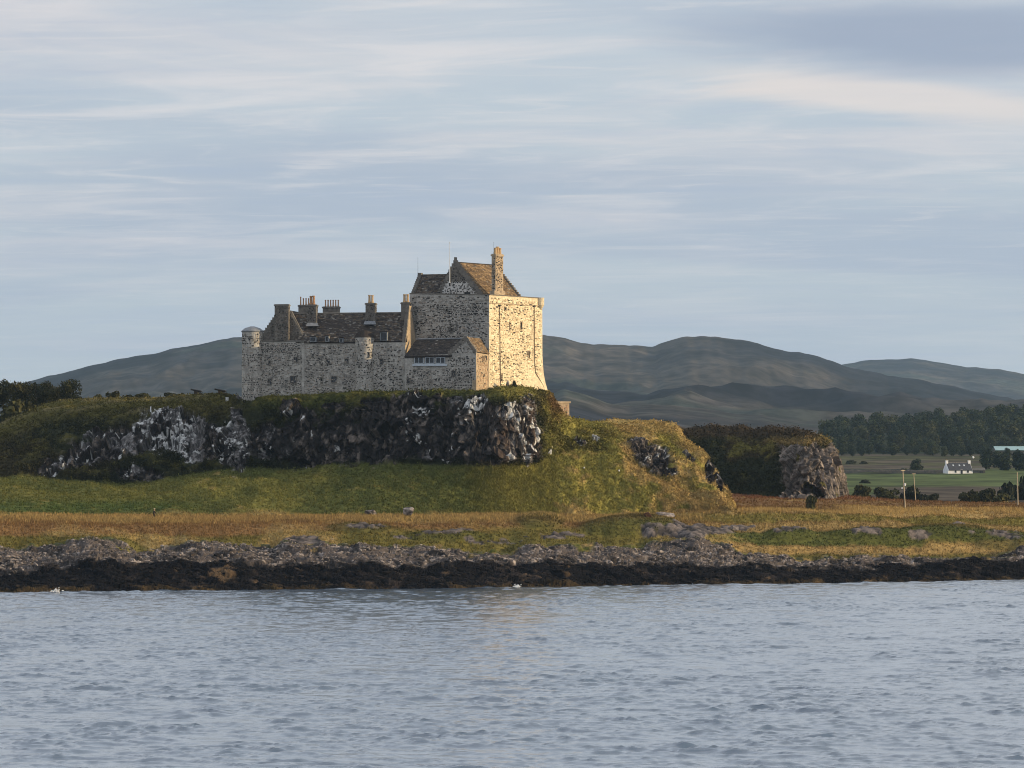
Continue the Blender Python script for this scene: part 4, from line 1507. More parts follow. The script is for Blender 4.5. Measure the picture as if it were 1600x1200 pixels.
# great chimney on the right wall head
cc = P3(777.2, 463, 645.3)
o, c, u, n, hw, zt = (None, cc, WR.u, WR.n, 1.17, Z_(397, 645.3))
nd = Vector((-WR.n.x, -WR.n.y, 0))
mb = MB()
mb.obox(cc - Vector((0, 0, 1.0)), u * hw * 1.35, n * 0.55, (0, 0, 2.0))
mb.obox(cc, u * hw, n * 0.47, (0, 0, zt - cc.z - 0.4))
mb.obox((cc.x, cc.y, zt - 0.4), u * (hw + 0.12), n * 0.60, (0, 0, 0.28))
mb.obox((cc.x, cc.y, zt - 0.12), u * (hw + 0.02), n * 0.50, (0, 0, 0.12))
kc = mb.build('chimney', M_tan, castle)
st = MB()
a0 = cc - u * hw + n * 0.47
stones(st, lambda uu, z, d: Vector((a0.x, a0.y, 0)) + u * uu + n * d + Vector((0, 0, z)), 2 * hw, cc.z + 0.2, zt - 0.45, 0.30, 0.5, CHIM, (0.22, 0.32), (0.25, 0.55), None, 121)
a1 = cc - u * hw - n * 0.47
stones(st, lambda uu, z, d: Vector((a1.x, a1.y, 0)) + n * uu - u * d + Vector((0, 0, z)), 0.94, cc.z + 0.2, zt - 0.45, 0.5, 0.45, MIDS, (0.22, 0.32), (0.25, 0.5), None, 122)
st.build('rubble_masonry', M_stone, kc, colors=True, kind='stuff')
for k, hh in ((-0.6, 1.15), (0.05, 1.4), (0.7, 1.15)):
    b0 = cc + u * k
    mb = MB()
    mb.tube([(b0.x, b0.y, zt - 0.02), (b0.x, b0.y, zt + hh * 0.8), (b0.x, b0.y, zt + hh * 0.82), (b0.x, b0.y, zt + hh)], [0.34, 0.28, 0.34, 0.32], 8)
    mb.build('chimney_pot', M_pot2, kc)

# ---------------------------------------------------------------- long range, west of the keep
T0, T1, T2, T3 = (392, 645.0), (475, 642.8), (556, 641.6), (633, 640.2)
WA, WB, WC = Wall((399, 644.6), T1), Wall((475, 642.4), T2), Wall((556, 641.6), T3)


def wall_mass(W, px0, px1, py_t, py_b, thick, name, mat, py_t1=None):
    a, b_ = W.pt(px0, py_b), W.pt(px1, py_b)
    zt0 = W.pt(px0, py_t).z
    zt1 = W.pt(px1, py_t1 if py_t1 else py_t).z
    ring = [a, b_, b_ - W.n * thick, a - W.n * thick]
    zb = min(a.z, b_.z)
    mb = MB()
    mb.prism([(p.x, p.y) for p in ring], zb, [zt0, zt1, zt1, zt0])
    o = mb.build(name, mat, castle)
    return o


def wall_stones(W, o, px0, px1, py_t, py_b, seed, dark=0.3, mid=0.3, mids=MIDS, accept=None, **k):
    u0, z0 = W.uz(px0, py_b)
    u1, z1 = W.uz(px1, py_t)
    st = MB()
    stones(st, lambda u, z, d: W.at(u0 + u, z, d), u1 - u0, z0, z1 - 0.15, dark, mid, mids, accept=accept, seed=seed, **k)
    st.build('rubble_masonry', M_stone, o, colors=True, kind='stuff')


o = wall_mass(WA, 399, 475, 533.5, 645, 9.0, 'curtain_wall', M_harl)
wall_stones(WA, o, 403, 475, 534, 622, 131, 0.38, 0.42, course=(0.17, 0.28), lens=(0.2, 0.75))
o = wall_mass(WB, 475, 557, 537.5, 645, 9.0, 'range_wall', M_harl)
wall_stones(WB, o, 475, 557, 538, 620, 133, 0.36, 0.46, course=(0.16, 0.26), lens=(0.2, 0.75))
o = wall_mass(WC, 557, 633, 535, 640, 9.0, 'range_wall', M_harl)
wall_stones(WC, o, 583, 633, 536, 612, 135, 0.38, 0.40, course=(0.17, 0.28), lens=(0.2, 0.75))
# thin copings on the wall heads
mb = MB()
WA.box(mb, 399, 531.6, 475, 533.4, -0.5, 0.14)
WB.box(mb, 475.2, 535.8, 556, 537.4, -0.3, 0.12)
mb.build('parapet_coping', M_dress, castle)
# buttress edges between the lengths of wall
mb = MB()
WA.box(mb, 472.5, 540, 476.5, 640, -0.5, 0.42)
mb.build('buttress', M_harl, castle)


def round_tower(name, px_c, Y, rad, py_t, py_b, seed, dark, mat=M_harl):
    c = P3(px_c, py_b, Y)
    zt = Z_(py_t, Y)
    mb = MB()
    mb.tube([(c.x, c.y, c.z - 0.0), (c.x, c.y, zt)], [rad * 1.03, rad], 28)
    o = mb.build(name, mat, castle)
    st = MB()

    def at(u, z, d):
        a = -math.pi + u / rad + 0.15
        return Vector((c.x + math.cos(a) * (rad + d), c.y + math.sin(a) * (rad + d), z))
    stones(st, at, math.pi * rad * 0.93, c.z + 2.6, zt - 0.1, dark, 0.3, MIDS, (0.24, 0.38), (0.24, 0.6), None, seed)
    st.build('rubble_masonry', M_stone, o, colors=True, kind='stuff')
    return o, c, zt


ct, c, zt = round_tower('corner_turret', 394.5, 645.2, 1.98, 519, 645, 141, 0.46)
mb = MB()
mb.tube([(c.x, c.y, zt - 0.02), (c.x, c.y, zt + 0.14), (c.x, c.y, zt + 0.3), (c.x, c.y, zt + 0.75), (c.x, c.y, zt + 1.08)], [2.06, 2.14, 2.02, 1.45, 0.4], 24)
mb.build('turret_cap', M_lead, ct, smooth=False)
stt, c, zt = round_tower('stair_turret', 570, 641.9, 1.8, 528, 640, 143, 0.32)
mb = MB()
mb.tube([(c.x, c.y, zt - 0.02), (c.x, c.y, zt + 0.12), (c.x, c.y + 0.6, zt + 0.6)], [1.8, 1.8, 0.8], 20)
mb.build('turret_cap', M_slate if False else M_under, stt)
# shallow projecting strip by the gable
o = wall_mass(WC, 604, 633, 536, 640, 1.0, 'wall_pier', M_harl)
for v in o.data.vertices:
    v.co.y -= 0.14
o.data.update()
W2 = Wall((556, 641.46), (633, 640.06))
wall_stones(W2, o, 604, 632.5, 537, 612, 137, 0.40, 0.3)

# windows of the long range
for q in ((459.5, 558.5, 465, 565.5), (419.5, 564, 422.5, 571), (419, 592, 424.5, 601), (454, 588, 463, 598), (431, 610, 434, 613.5)):
    window(WA, *q, bars=1 if q[2] - q[0] > 5 else 0)
for q in ((510, 562, 515, 568), (501, 590, 503.5, 599), (539, 561, 544, 567), (518, 588, 526, 597)):
    window(WB, *q, bars=1 if q[2] - q[0] > 5 else 0, slit=q[2] - q[0] < 4)
for q in ((594, 561, 598, 569),):
    window(WC, *q)
WT = Wall((562, 640.55), (580, 640.2))
for q in ((560.5, 534, 563, 541), (574.5, 551, 577, 558), (562, 571, 564.5, 584)):
    window(WT, *q, slit=True)

# roofs of the range
ridgeY = 647.5
e0, e1 = P3(462, 535.5, 643.0), P3(636, 533.0, 640.6)
r0_, r1_ = P3(455, 491, 648.2), P3(638, 489.5, 646.0)
roof('roof', e0, e1, r1_, r0_, SL, M_under, 41, 0.13)
bk = Vector((0.3, 5.5, 0))
roof('roof', e0 + bk * 1.9, e1 + bk * 1.9, r1_ + lift, r0_ + lift, SL_SUNLIT, M_under, 42, 0.05)
mb = MB()
mb.tube([r0_ + Vector((0, 0, 0.08)), r1_ + Vector((0, 0, 0.08))], 0.17, 6)
mb.build('ridge', M_dress, castle)
# eaves dormers and skylight
for px0, px1, pyt, pyb, in ((484, 494, 526, 534), (508, 513.5, 525, 534), (530, 536, 528, 535), (594, 605, 519, 532)):
    W = Wall((475, 642.0), (633, 639.9))
    mb = MB()
    W.box(mb, px0, pyt, px1, pyb, -1.6, 0.05)
    d = mb.build('dormer', M_lead, castle)
    mb = MB()
    W.box(mb, px0 + 1.2, pyt + 1.6, px1 - 1.2, pyb - 1.0, 0.03, 0.08)
    mb.build('pane', M_glass, d)
    mb = MB()
    W.box(mb, px0 - 0.8, pyt - 1.3, px1 + 0.8, pyt - 0.1, -1.9, 0.25)
    mb.build('dormer_roof', M_under, d)
# west block: truncated crow stepped gable carrying a broad stack
zgA = Z_(487, 645)
gW = Wall((405, 645.2), (478, 643.9))
mb = MB()
pts = [(408, 540), (478, 540), (478, 533), (452, 486), (430, 492), (409, 524)]
mb.plate([gW.pt(*q) for q in pts], gW.n * -0.7)
gwo = mb.build('gable_wall', M_dress, castle)
st = MB()


def gacc(u, z):
    p = gW.at(u, z)
    px = 800 + p.x * F / p.y
    py = HY - (z - CH) * F / p.y
    return px > np.interp(py, [487, 533], [432, 405]) and px < np.interp(py, [487, 533], [451, 476]) and py < 531


stones(st, gW.at, gW.L, Z_(534, 644.5), Z_(487, 644.5), 0.25, 0.6, [(0.13, 0.115, 0.10), (0.17, 0.15, 0.13), (0.10, 0.09, 0.08)], (0.22, 0.34), (0.3, 0.8), gacc, 151)
st.build('rubble_masonry', M_stone, gwo, colors=True, kind='stuff')
mb = MB()
crow_steps(mb, gW.pt(409, 526, -0.3), gW.pt(431, 494, -0.3), 8, gW.n, 0.8, 0.25)
mb.build('crow_steps', M_dress, castle)
mb = MB()
A_, B_ = gW.pt(478, 534, -0.2), gW.pt(453, 486, -0.2)
s_ = Vector((0.25, 0, 0))
mb.plate([A_ - s_, A_ + s_, B_ + s_, B_ - s_], gW.n * -0.6)
mb.build('skew_coping', M_dress, castle)
back = Vector((1.6, 7.0, 0))
roof('roof', gW.pt(478, 534, -0.8), gW.pt(478, 534, -0.8) + back, gW.pt(447, 484, -0.8) + back, gW.pt(447, 484, -0.8), SL, M_under, 43)
roof('roof', gW.pt(409, 530, -0.8), gW.pt(409, 530, -0.8) + back, gW.pt(447, 484, -0.8) + back + lift, gW.pt(447, 484, -0.8) + lift, SL, M_under, 44)
AX = Vector((gW.u.x, gW.u.y, 0))
grp = 'x'
o, c, u, n, hw, zt = chimney(430, 452, 475.5, 533, 644.0, 1.2, M_dress, AX)
stack_stones(o, c, u, n, hw, 1.2, c.z, zt, [(0.15, 0.13, 0.115), (0.19, 0.165, 0.14), (0.12, 0.105, 0.09)], 161)
o, c, u, n, hw, zt = chimney(467, 487, 476.5, 492, 652, 1.1, M_dress, AX, [(469.8, 463.5, 1.1), (474, 466, 1.1), (478.2, 466, 1.1), (482.2, 466, 1.1)])
o, c, u, n, hw, zt = chimney(480.5, 495.5, 476, 507, 645.6, 1.3, M_dress, AX, [(485.8, 462.5, 2.2), (490.2, 462, 2.2)])
stack_stones(o, c, u, n, hw, 1.3, c.z, zt, [(0.15, 0.13, 0.115), (0.12, 0.105, 0.09)], 163)
o, c, u, n, hw, zt = chimney(505, 530.5, 479, 494, 653, 1.1, M_dress, AX, [(508.6 + 4.0 * k, 468.5, 1.15) for k in range(6)])
o, c, u, n, hw, zt = chimney(572, 587.5, 473.5, 504, 644.9, 1.3, M_dress, AX, [(577.3, 460.8, 2.0), (581.9, 461.2, 2.0)], M_pot2)
stack_stones(o, c, u, n, hw, 1.3, c.z, zt, [(0.15, 0.13, 0.115), (0.12, 0.105, 0.09)], 165)
o, c, u, n, hw, zt = chimney(627.5, 641.5, 472.5, 500, 645.3, 1.2, M_dress, AX, [(632, 459.8, 2.2), (637, 459.8, 2.2)], M_pot2)
# lead flashings at the foot of two stacks
for px0, px1, py, Y in ((478, 498, 507, 645.0), (568, 588, 504.5, 644.2)):
    mb = MB()
    q = [P3(px0, py + 3, Y - 0.5), P3(px1, py + 3, Y - 0.5), P3(px1 - 2, py - 2, Y), P3(px0 + 2, py - 2, Y)]
    mb.plate(q, (0, -0.12, 0.10))
    mb.build('flashing', M_lead, castle)
# east gable of the range against the keep
pa, pb_, pc = P3(633.5, 600, 640.3), P3(640.5, 478, 643.6), P3(651, 532, 647.2)
gdv = (Vector((pc.x, pc.y, 0)) - Vector((pa.x, pa.y, 0)))
gnn = Vector((gdv.y, -gdv.x, 0)).normalized()
mb = MB()
mb.plate([Vector((pa.x, pa.y, Z_(640, 641))), Vector((pc.x, pc.y, Z_(640, 641))), Vector((pc.x, pc.y, pc.z)), Vector((pb_.x + 0.25, pb_.y + 0.6, pb_.z)), Vector((pb_.x - 0.1, pb_.y - 0.4, pb_.z)), Vector((pa.x, pa.y, Z_(534, 640.3)))], gnn * -0.6)
ge = mb.build('gable_wall', M_tan, castle)
mb = MB()
crow_steps(mb, Vector((pa.x, pa.y, Z_(534, 640.3))) - gnn * 0.3, Vector((pb_.x - 0.1, pb_.y - 0.4, pb_.z)) - gnn * 0.3, 10, gnn, 0.66, 0.2)
mb.build('crow_steps', M_dress, castle)
mb = MB()
crow_steps(mb, pc - gnn * 0.3, Vector((pb_.x + 0.25, pb_.y + 0.6, pb_.z)) - gnn * 0.3, 12, gnn, 0.66, 0.2)
mb.build('crow_steps', M_dress, castle)

# ---------------------------------------------------------------- gatehouse block below the keep
GL, GC, GR = (633, 638.6), (744, 634.4), (763.5, 640.2)
WG, WH = Wall(GL, GC), Wall(GC, GR)
gv = [Vector((X_(*p), p[1], 0)) for p in (GL, GC, GR)]
bkl = gv[0] + Vector((0.5, 8.0, 0))
zbot = Z_(645, 638)
mb = MB()
mb.prism([(gv[0].x, gv[0].y), (gv[1].x, gv[1].y), (gv[2].x, gv[2].y), (bkl.x, bkl.y)], zbot, [WG.pt(633, 556).z, WG.pt(744, 551).z, WH.pt(763.5, 554).z, WG.pt(633, 556).z])
gw = mb.build('gatehouse_wall', M_harl, castle)
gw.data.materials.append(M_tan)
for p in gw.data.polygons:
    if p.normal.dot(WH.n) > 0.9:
        p.material_index = 1  # sun-facing side: warm sunlight put into the wall colour
wall_stones(WG, gw, 634, 743, 573, 612, 171, 0.38, 0.44, course=(0.17, 0.28), lens=(0.2, 0.75))
wall_stones(WG, gw, 699, 743, 552, 573, 172, 0.40, 0.28)
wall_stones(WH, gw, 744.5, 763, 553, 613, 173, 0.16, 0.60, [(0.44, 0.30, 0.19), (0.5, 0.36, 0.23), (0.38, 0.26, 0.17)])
# front gable of the gatehouse
ap = WG.pt(727.5, 527)
mb = MB()
pts = [(700, 557), (743.6, 552), (743.6, 549.5), (728, 526.5), (700, 551.5)]
mb.plate([WG.pt(*q, 0.02) for q in pts], WG.n * -0.55)
gg = mb.build('gable_wall', M_harl, castle)
st = MB()


def gacc2(u, z):
    p = WG.at(u, z)
    px = 800 + p.x * F / p.y
    py = HY - (z - CH) * F / p.y
    return px > np.interp(py, [528, 551], [727, 703]) and px < np.interp(py, [528, 551], [729, 743])


stones(st, lambda u, z, d: WG.at(u, z, d + 0.02), WG.L, Z_(552, 635), Z_(527, 635), 0.42, 0.3, MIDS, (0.22, 0.32), (0.24, 0.6), gacc2, 175)
st.build('rubble_masonry', M_stone, gg, colors=True, kind='stuff')
mb = MB()
crow_steps(mb, WG.pt(743.8, 549.5, -0.25), WG.pt(728, 526.5, -0.25), 9, WG.n, 0.66, 0.16)
mb.build('crow_steps', M_dress, castle)
mb = MB()
crow_steps(mb, WG.pt(700, 552, -0.25), WG.pt(728, 526.5, -0.25), 10, WG.n, 0.66, 0.16)
mb.build('crow_steps', M_dress, castle)
rvv = WH.u * 6.6
rB = WG.pt(728, 526.5, -0.5) + rvv
roof('roof', WG.pt(744.6, 550, -0.55), Vector((gv[2].x, gv[2].y, WG.pt(744, 551).z)) + WH.n * 0.15, rB, WG.pt(728, 526.5, -0.5), SL_SUNLIT, M_under, 51, 0.03)
roof('roof', WG.pt(699, 553, -0.55), WG.pt(699, 553, -0.55) + rvv, rB + lift, WG.pt(728, 526.5, -0.5) + lift, SL, M_under, 52, 0.05)
# lean-to roof over the window row
roof('roof', WG.pt(632.5, 557.5, 0.3), WG.pt(706, 556.5, 0.3), P3(722, 529.5, 640.0), P3(650.5, 530.5, 642.8), [(0.052, 0.044, 0.04), (0.065, 0.054, 0.046), (0.042, 0.037, 0.035)], M_under, 53, 0.02)
mb = MB()
mb.tube([P3(650.5, 529.9, 642.7), P3(722, 528.9, 639.9)], 0.14, 6)
mb.build('ridge', M_lead, castle)
# row of three two-light windows
for k in range(3):
    x0 = 648.2 + k * 16.9
    window(WG, x0, 558.6, x0 + 13.0, 567.2, bars=1, fmat=M_frame, d=0.02)
mb = MB()
WG.box(mb, 645, 568.6, 699, 571.8, -0.05, 0.26)
mb.build('window_sill', M_frame, castle)
for q in ((636.5, 591, 640.5, 598.5), (643, 594, 645, 598)):
    window(WG, *q)
for q in ((706, 580, 712, 587),):
    window(WG, *q)
for q in ((753.5, 556.5, 756, 564.5), (757.5, 556.5, 760, 564.5)):
    window(WH, *q, slit=True, fmat=M_tan)
# corner recess under the gable
mb = MB()
WG.box(mb, 738.2, 594, 743.9, 612, -0.3, 0.10)
mb.build('corner_plinth', M_tan, castle)

# flagpole and aerial (they stand on the castle: things of their own)
def rod(name, px, py0, py1, Y, r, mat, label, cat, base=True):
    p0, p1 = P3(px, py0, Y), P3(px, py1, Y)
    e = empty(name, p0)
    tag(e, label, cat)
    mb = MB()
    mb.tube([p0, p0.lerp(p1, 0.5), p1], [r, r * 0.8, r * 0.5], 8)
    mb.build('pole', mat, e)
    mb = MB()
    mb.tube([p0 - Vector((0, 0, 0.3)), p0 + Vector((0, 0, 0.35))], r * 1.9, 8)
    mb.build('base', M_dark_iron, e)
    mb = MB()
    mb.tube([p1, p1 + Vector((0, 0, 0.06)), p1 + Vector((0, 0, 0.16)), p1 + Vector((0, 0, 0.2))], [r * 0.5, r * 1.2, r * 1.1, r * 0.2], 8)
    mb.build('finial', mat, e)
    return e


rod('flagpole', 702.7, 445, 379.5, 644.6, 0.085, M_white, 'tall white flagpole in front of the stepped gable on the keep', 'flagpole')
rod('aerial', 653, 429, 404, 652.4, 0.03, M_dark_iron, 'thin rod aerial on the left gable of the roof on the keep', 'aerial')
rod('lightning_rod', 771.5, 397, 380, 646.1, 0.025, M_dark_iron, 'thin rod beside the pots of the tall chimney of the keep', 'lightning rod')

# ================================================================== SMALL BUILT THINGS ON THE HILL
# sunlit rubble wall end right of the keep
e = empty('stone_wall', P3(880, 652, 657))
tag(e, 'short sunlit rubble wall standing just right of the foot of the keep', 'wall')
Wp = Wall((868, 655.5), (889.5, 657.5))
mb = MB()
a, b_ = Wp.pt(868, 664), Wp.pt(889.5, 664)
q = [a, b_, b_ - Wp.n * 1.2, a - Wp.n * 1.2]
mb.prism([(p.x, p.y) for p in q], min(p.z for p in q), Wp.pt(880, 630).z)
wo = mb.build('wall', M_tan, e)
u0, z0 = Wp.uz(868.5, 663)
u1, z1 = Wp.uz(889.3, 631)
st = MB()
stones(st, lambda u, z, d: Wp.at(u0 + u, z, d), u1 - u0, z0, z1, 0.22, 0.7, [(0.40, 0.25, 0.16), (0.46, 0.30, 0.19), (0.34, 0.22, 0.15)], (0.26, 0.36), (0.3, 0.7), None, 181)
st.build('rubble_masonry', M_stone, wo, colors=True, kind='stuff')
mb = MB()
Wp.box(mb, 867, 627.2, 891, 629.9, -1.35, 0.18)
mb.build('coping', M_tan, e)


def rock_mesh(seed, sub=2, sx=1.0, sy=0.8, sz=0.7, cut=0.25):
    bm = bmesh.new()
    bmesh.ops.create_icosphere(bm, subdivisions=sub, radius=1.0)
    v = np.array([q.co[:] for q in bm.verts])
    r = np.random.default_rng(seed)
    for _ in range(13):                       # flat fracture faces
        d = r.normal(size=3)
        d /= np.linalg.norm(d)
        lim = r.uniform(0.45, 0.8)
        k = v @ d
        v = v - np.outer(np.maximum(k - lim, 0), d)
    v = v * (1 + 0.10 * vnoise(v * 2.2 + seed, seed))[:, None]
    v = v * np.array([sx, sy, sz])
    f = np.array([[q.index for q in p.verts] for p in bm.faces])
    bm.free()
    return v, f


def boulder(px, py, Y, wid, hei, seed, label, cols, sub=3, name='boulder', cat='boulder', sink=0.3):
    v, f = rock_mesh(seed, sub, wid / 2, wid / 2 * 0.8, hei * 0.62)
    p = P3(px, py, Y)
    v[:, 2] += hei * 0.62 - sink * hei
    n = vnoise(v * 2.5, seed + 3) + 0.6 * vnoise(v * 6, seed + 4)
    C = lerp(cols[0], cols[1], sstep(n, -0.3, 0.6))
    o = mesh_np(name, v, [f], M_rock, C, False)
    o.location = p
    tag(o, label, cat)
    return o


GREYS = (np.array([0.10, 0.085, 0.078]), np.array([0.36, 0.31, 0.28]))
DGREY = (np.array([0.05, 0.045, 0.042]), np.array([0.22, 0.19, 0.17]))


def ground_Y(px, py):
    """depth of the meadow seen at a photo position"""
    c = int(np.clip(np.searchsorted(meadow_pxs, px), 0, len(meadow_pxs) - 1))
    q = MG[:, c]
    yy = HY - (q[:, 2] - CH) * F / q[:, 1]
    k = int(np.argmax(yy <= py))
    return float(q[k, 1])


boulder(637, 807, ground_Y(637, 807), 2.9, 1.9, 5, 'pale grey angular boulder on the edge of the grass below the crag', GREYS)
boulder(578.5, 806, ground_Y(578, 806), 2.3, 1.25, 9, 'darker low boulder left of the pale angular one below the crag', DGREY)
boulder(1041, 810, ground_Y(1041, 809), 4.6, 1.5, 14, 'broad grey boulder lying below the right end of the grass slope', GREYS)
boulder(1013, 808, ground_Y(1013, 808), 2.0, 0.95, 17, 'small rusty brown boulder beside the broad grey boulder', (np.array([0.06, 0.03, 0.02]), np.array([0.14, 0.075, 0.045])))
boulder(1147, 829, ground_Y(1147, 829), 1.9, 1.1, 19, 'pale block of rock at the end of the low outcrop on the meadow', GREYS)
q = hill_at(860, 711)
o = boulder(860, 712, q.y, 0.85, 1.3, 23, 'small white upright stone on the grass right of the crag', (np.array([0.45, 0.42, 0.38]), np.array([0.62, 0.6, 0.55])), 2, 'stone', 'stone')
for k, (px, py, lab) in enumerate([(912.5, 733, 'small white stone on the grass slope, left one of the two'), (966.5, 737, 'small white stone on the grass slope, right one of the two')]):
    q = hill_at(px, py)
    v, f = rock_mesh(40 + k, 2, 0.24, 0.22, 0.22)
    o = mesh_np('stone', v, [f], M_white, None, False)
    o.location = q + Vector((0, -0.1, 0.15))
    tag(o, lab, 'stone', 'white stones on the grass slope')
q = hill_at(794, 607)
boulder(793.5, 609, 643.0, 1.1, 1.9, 27, 'pale grey standing stone against the foot of the keep', (np.array([0.22, 0.21, 0.2]), np.array([0.5, 0.47, 0.43])), 2, 'stone', 'stone', 0.15)

# paired white marker posts on the turf
for px, py, lab in ((354.8, 626.5, 'stubby pair of white marker posts near the left end of the castle'), (235.5, 641, 'single small white marker post on the grassy hilltop')):
    q = hill_at(px, py)
    q = P3(px, py, q.y)
    e = empty('marker_post', q)
    tag(e, lab, 'post')
    for k, dxx in enumerate((-0.16, 0.16) if px > 300 else (0,)):
        mb = MB()
        mb.box((q.x + dxx - 0.1, q.y - 0.1, q.z - 0.3), (q.x + dxx + 0.1, q.y + 0.1, q.z + 0.62))
        pp = mb.build('post', M_white, e)
        mb = MB()
        mb.box((q.x + dxx - 0.12, q.y - 0.12, q.z + 0.62), (q.x + dxx + 0.12, q.y + 0.12, q.z + 0.70))
        mb.build('cap', M_white, pp)

# ---- cannons on the turf battery
M_carr = mat_plain('cannon_carriage', (0.06, 0.045, 0.035), (0.03, 0.024, 0.02), 3.0, 0.85)


def make_cannon():
    e = empty('cannon', (0, 0, 0))
    mb = MB()
    d = Vector((-1, 0, 0.22)).normalized()
    b0 = Vector((0.55, 0, 0.78))
    pts = [b0 - d * 0.22, b0 - d * 0.12, b0, b0 + d * 0.05, b0 + d * 0.9, b0 + d * 0.92, b0 + d * 1.95, b0 + d * 2.05, b0 + d * 2.12]
    mb.tube(pts, [0.06, 0.09, 0.21, 0.235, 0.21, 0.19, 0.145, 0.19, 0.16], 12)
    mb.build('barrel', M_dark_iron, e)
    mb = MB()
    for s in (-1, 1):
        y = s * 0.3
        mb.plate([(0.85, y, 0.18), (-0.85, y, 0.18), (-0.85, y, 0.92), (-0.25, y, 0.86), (0.05, y, 0.62), (0.85, y, 0.38)], (0, 0.09, 0))
    mb.box((-0.7, -0.3, 0.2), (0.7, 0.39, 0.3))
    mb.build('carriage', M_carr, e)
    for x, r in ((-0.62, 0.24), (0.62, 0.2)):
        for s in (-1, 1):
            mb = MB()
            mb.tube([(x, s * 0.42, r), (x, s * 0.54, r)], r, 14)
            mb.build('wheel', M_carr, e)
    return e


proto = make_cannon()
for k, (px, py, Y, sc_, lab) in enumerate([(310, 616.5, 672, 1.0, 'leftmost of the three dark cannons on the turf west of the castle'), (347.5, 614, 666, 0.95, 'middle one of the three dark cannons on the turf west of the castle'), (373, 612.5, 662, 1.0, 'cannon nearest the castle tower of the three on the turf')]):
    o = proto if k == 0 else copy_tree(proto)
    q = P3(px, py, Y)
    px_c = int(np.clip(np.searchsorted(hill_pxs, px), 0, len(hill_pxs) - 1))
    cc_ = HG[:, px_c]
    oo = np.argsort(cc_[:, 1])
    zt_ = float(np.interp(Y, cc_[oo, 1], cc_[oo, 2]))
    o.location = (q.x, Y, zt_ - 0.05)
    o.rotation_euler = (0, 0, math.radians((-6, 8, -4)[k]))
    o['label'] = lab
    o['category'] = 'cannon'
    o['group'] = 'cannons on the turf beside the castle'

# ---- walker on the grass
def skin_figure(name, joints, edges, radii, mat, parent, root=0, sub=2):
    me = bpy.data.meshes.new(name)
    me.from_pydata(joints, edges, [])
    o = bpy.data.objects.new(name, me)
    col.objects.link(o)
    o.modifiers.new('skin', 'SKIN')
    sv = me.skin_vertices[0].data
    for i, r in enumerate(radii):
        sv[i].radius = (r, r)
        sv[i].use_root = (i == root)
    s = o.modifiers.new('subd', 'SUBSURF')
    s.levels = s.render_levels = sub
    me.materials.append(mat)
    o.parent = parent
    return o


M_skin = mat_plain('skin', (0.45, 0.29, 0.21), (0.38, 0.24, 0.17), 5.0, 0.6)
M_jack = mat_plain('dark_jacket', (0.018, 0.019, 0.024), (0.01, 0.01, 0.013), 5.0, 0.9)
M_trou = mat_plain('dark_trousers', (0.014, 0.014, 0.017), (0.009, 0.009, 0.01), 5.0, 0.9)
M_hat = mat_plain('pale_hat', (0.48, 0.45, 0.33), (0.38, 0.35, 0.26), 5.0, 0.9)
pY = ground_Y(240, 810)
pp = P3(240.5, 810.3, pY)
walker = empty('person', pp)
tag(walker, 'person in dark clothing and pale hat walking along the edge of the grass', 'person')
J = [(0, 0, 0.93), (0.02, 0, 1.18), (0.05, 0, 1.40), (0.07, 0, 1.50), (0.10, 0, 1.60), (0.11, 0, 1.70),   # pelvis spine neck head
     (0.0, -0.10, 0.88), (0.16, -0.10, 0.50), (0.10, -0.10, 0.09), (0.24, -0.10, 0.04),                      # near leg
     (0.0, 0.10, 0.88), (0.02, 0.10, 0.49), (-0.26, 0.10, 0.14), (-0.16, 0.10, 0.05),                          # far leg
     (0.05, -0.19, 1.38), (-0.08, -0.24, 1.12), (0.04, -0.24, 0.90), (0.07, -0.24, 0.82),                      # near arm
     (0.05, 0.19, 1.38), (0.14, 0.24, 1.12), (0.34, 0.22, 1.02), (0.42, 0.21, 1.02)]
E_ = [(0, 1), (1, 2), (2, 3), (3, 4), (4, 5), (0, 6), (6, 7), (7, 8), (8, 9), (0, 10), (10, 11), (11, 12), (12, 13), (2, 14), (14, 15), (15, 16), (16, 17), (2, 18), (18, 19), (19, 20), (20, 21)]
R_ = [0.13, 0.12, 0.13, 0.055, 0.095, 0.09, 0.085, 0.06, 0.04, 0.035, 0.085, 0.06, 0.04, 0.035, 0.055, 0.045, 0.033, 0.03, 0.055, 0.045, 0.033, 0.03]
body = skin_figure('body', J, E_, R_, M_skin, walker)
jk = [0, 1, 2, 14, 15, 16, 18, 19, 20]
JJ = [J[i] for i in jk]
skin_figure('jacket', JJ, [(0, 1), (1, 2), (2, 3), (3, 4), (4, 5), (2, 6), (6, 7), (7, 8)], [0.17, 0.165, 0.165, 0.085, 0.075, 0.06, 0.085, 0.075, 0.06], M_jack, walker)
tr = [0, 6, 7, 8, 10, 11, 12]
skin_figure('trousers', [J[i] for i in tr], [(0, 1), (1, 2), (2, 3), (0, 4), (4, 5), (5, 6)], [0.15, 0.115, 0.085, 0.07, 0.115, 0.085, 0.07], M_trou, walker)
for s, (a, b_) in enumerate(((8, 9), (12, 13))):
    skin_figure('shoe', [Vector(J[a]) - Vector((0.03, 0, 0.03)), Vector(J[b_])], [(0, 1)], [0.062, 0.05], M_trou, walker)
mb = MB()
hp = Vector((0.105, 0, 1.69))
mb.tube([hp - Vector((0, 0, 0.02)), hp, hp + Vector((0, 0, 0.02)), hp + Vector((0, 0, 0.10)), hp + Vector((0, 0, 0.13))], [0.19, 0.20, 0.13, 0.11, 0.05], 14)
h_o = mb.build('hat', M_hat, None)
h_o.parent = walker
for nm, pos, r in (('nose', (0.205, 0, 1.60), 0.02),):
    mb = MB()
    mb.tube([Vector(pos) - Vector((0.03, 0, 0.03)), Vector(pos)], [0.022, 0.012], 6)
    h_o = mb.build(nm, M_skin, None)
    h_o.parent = walker

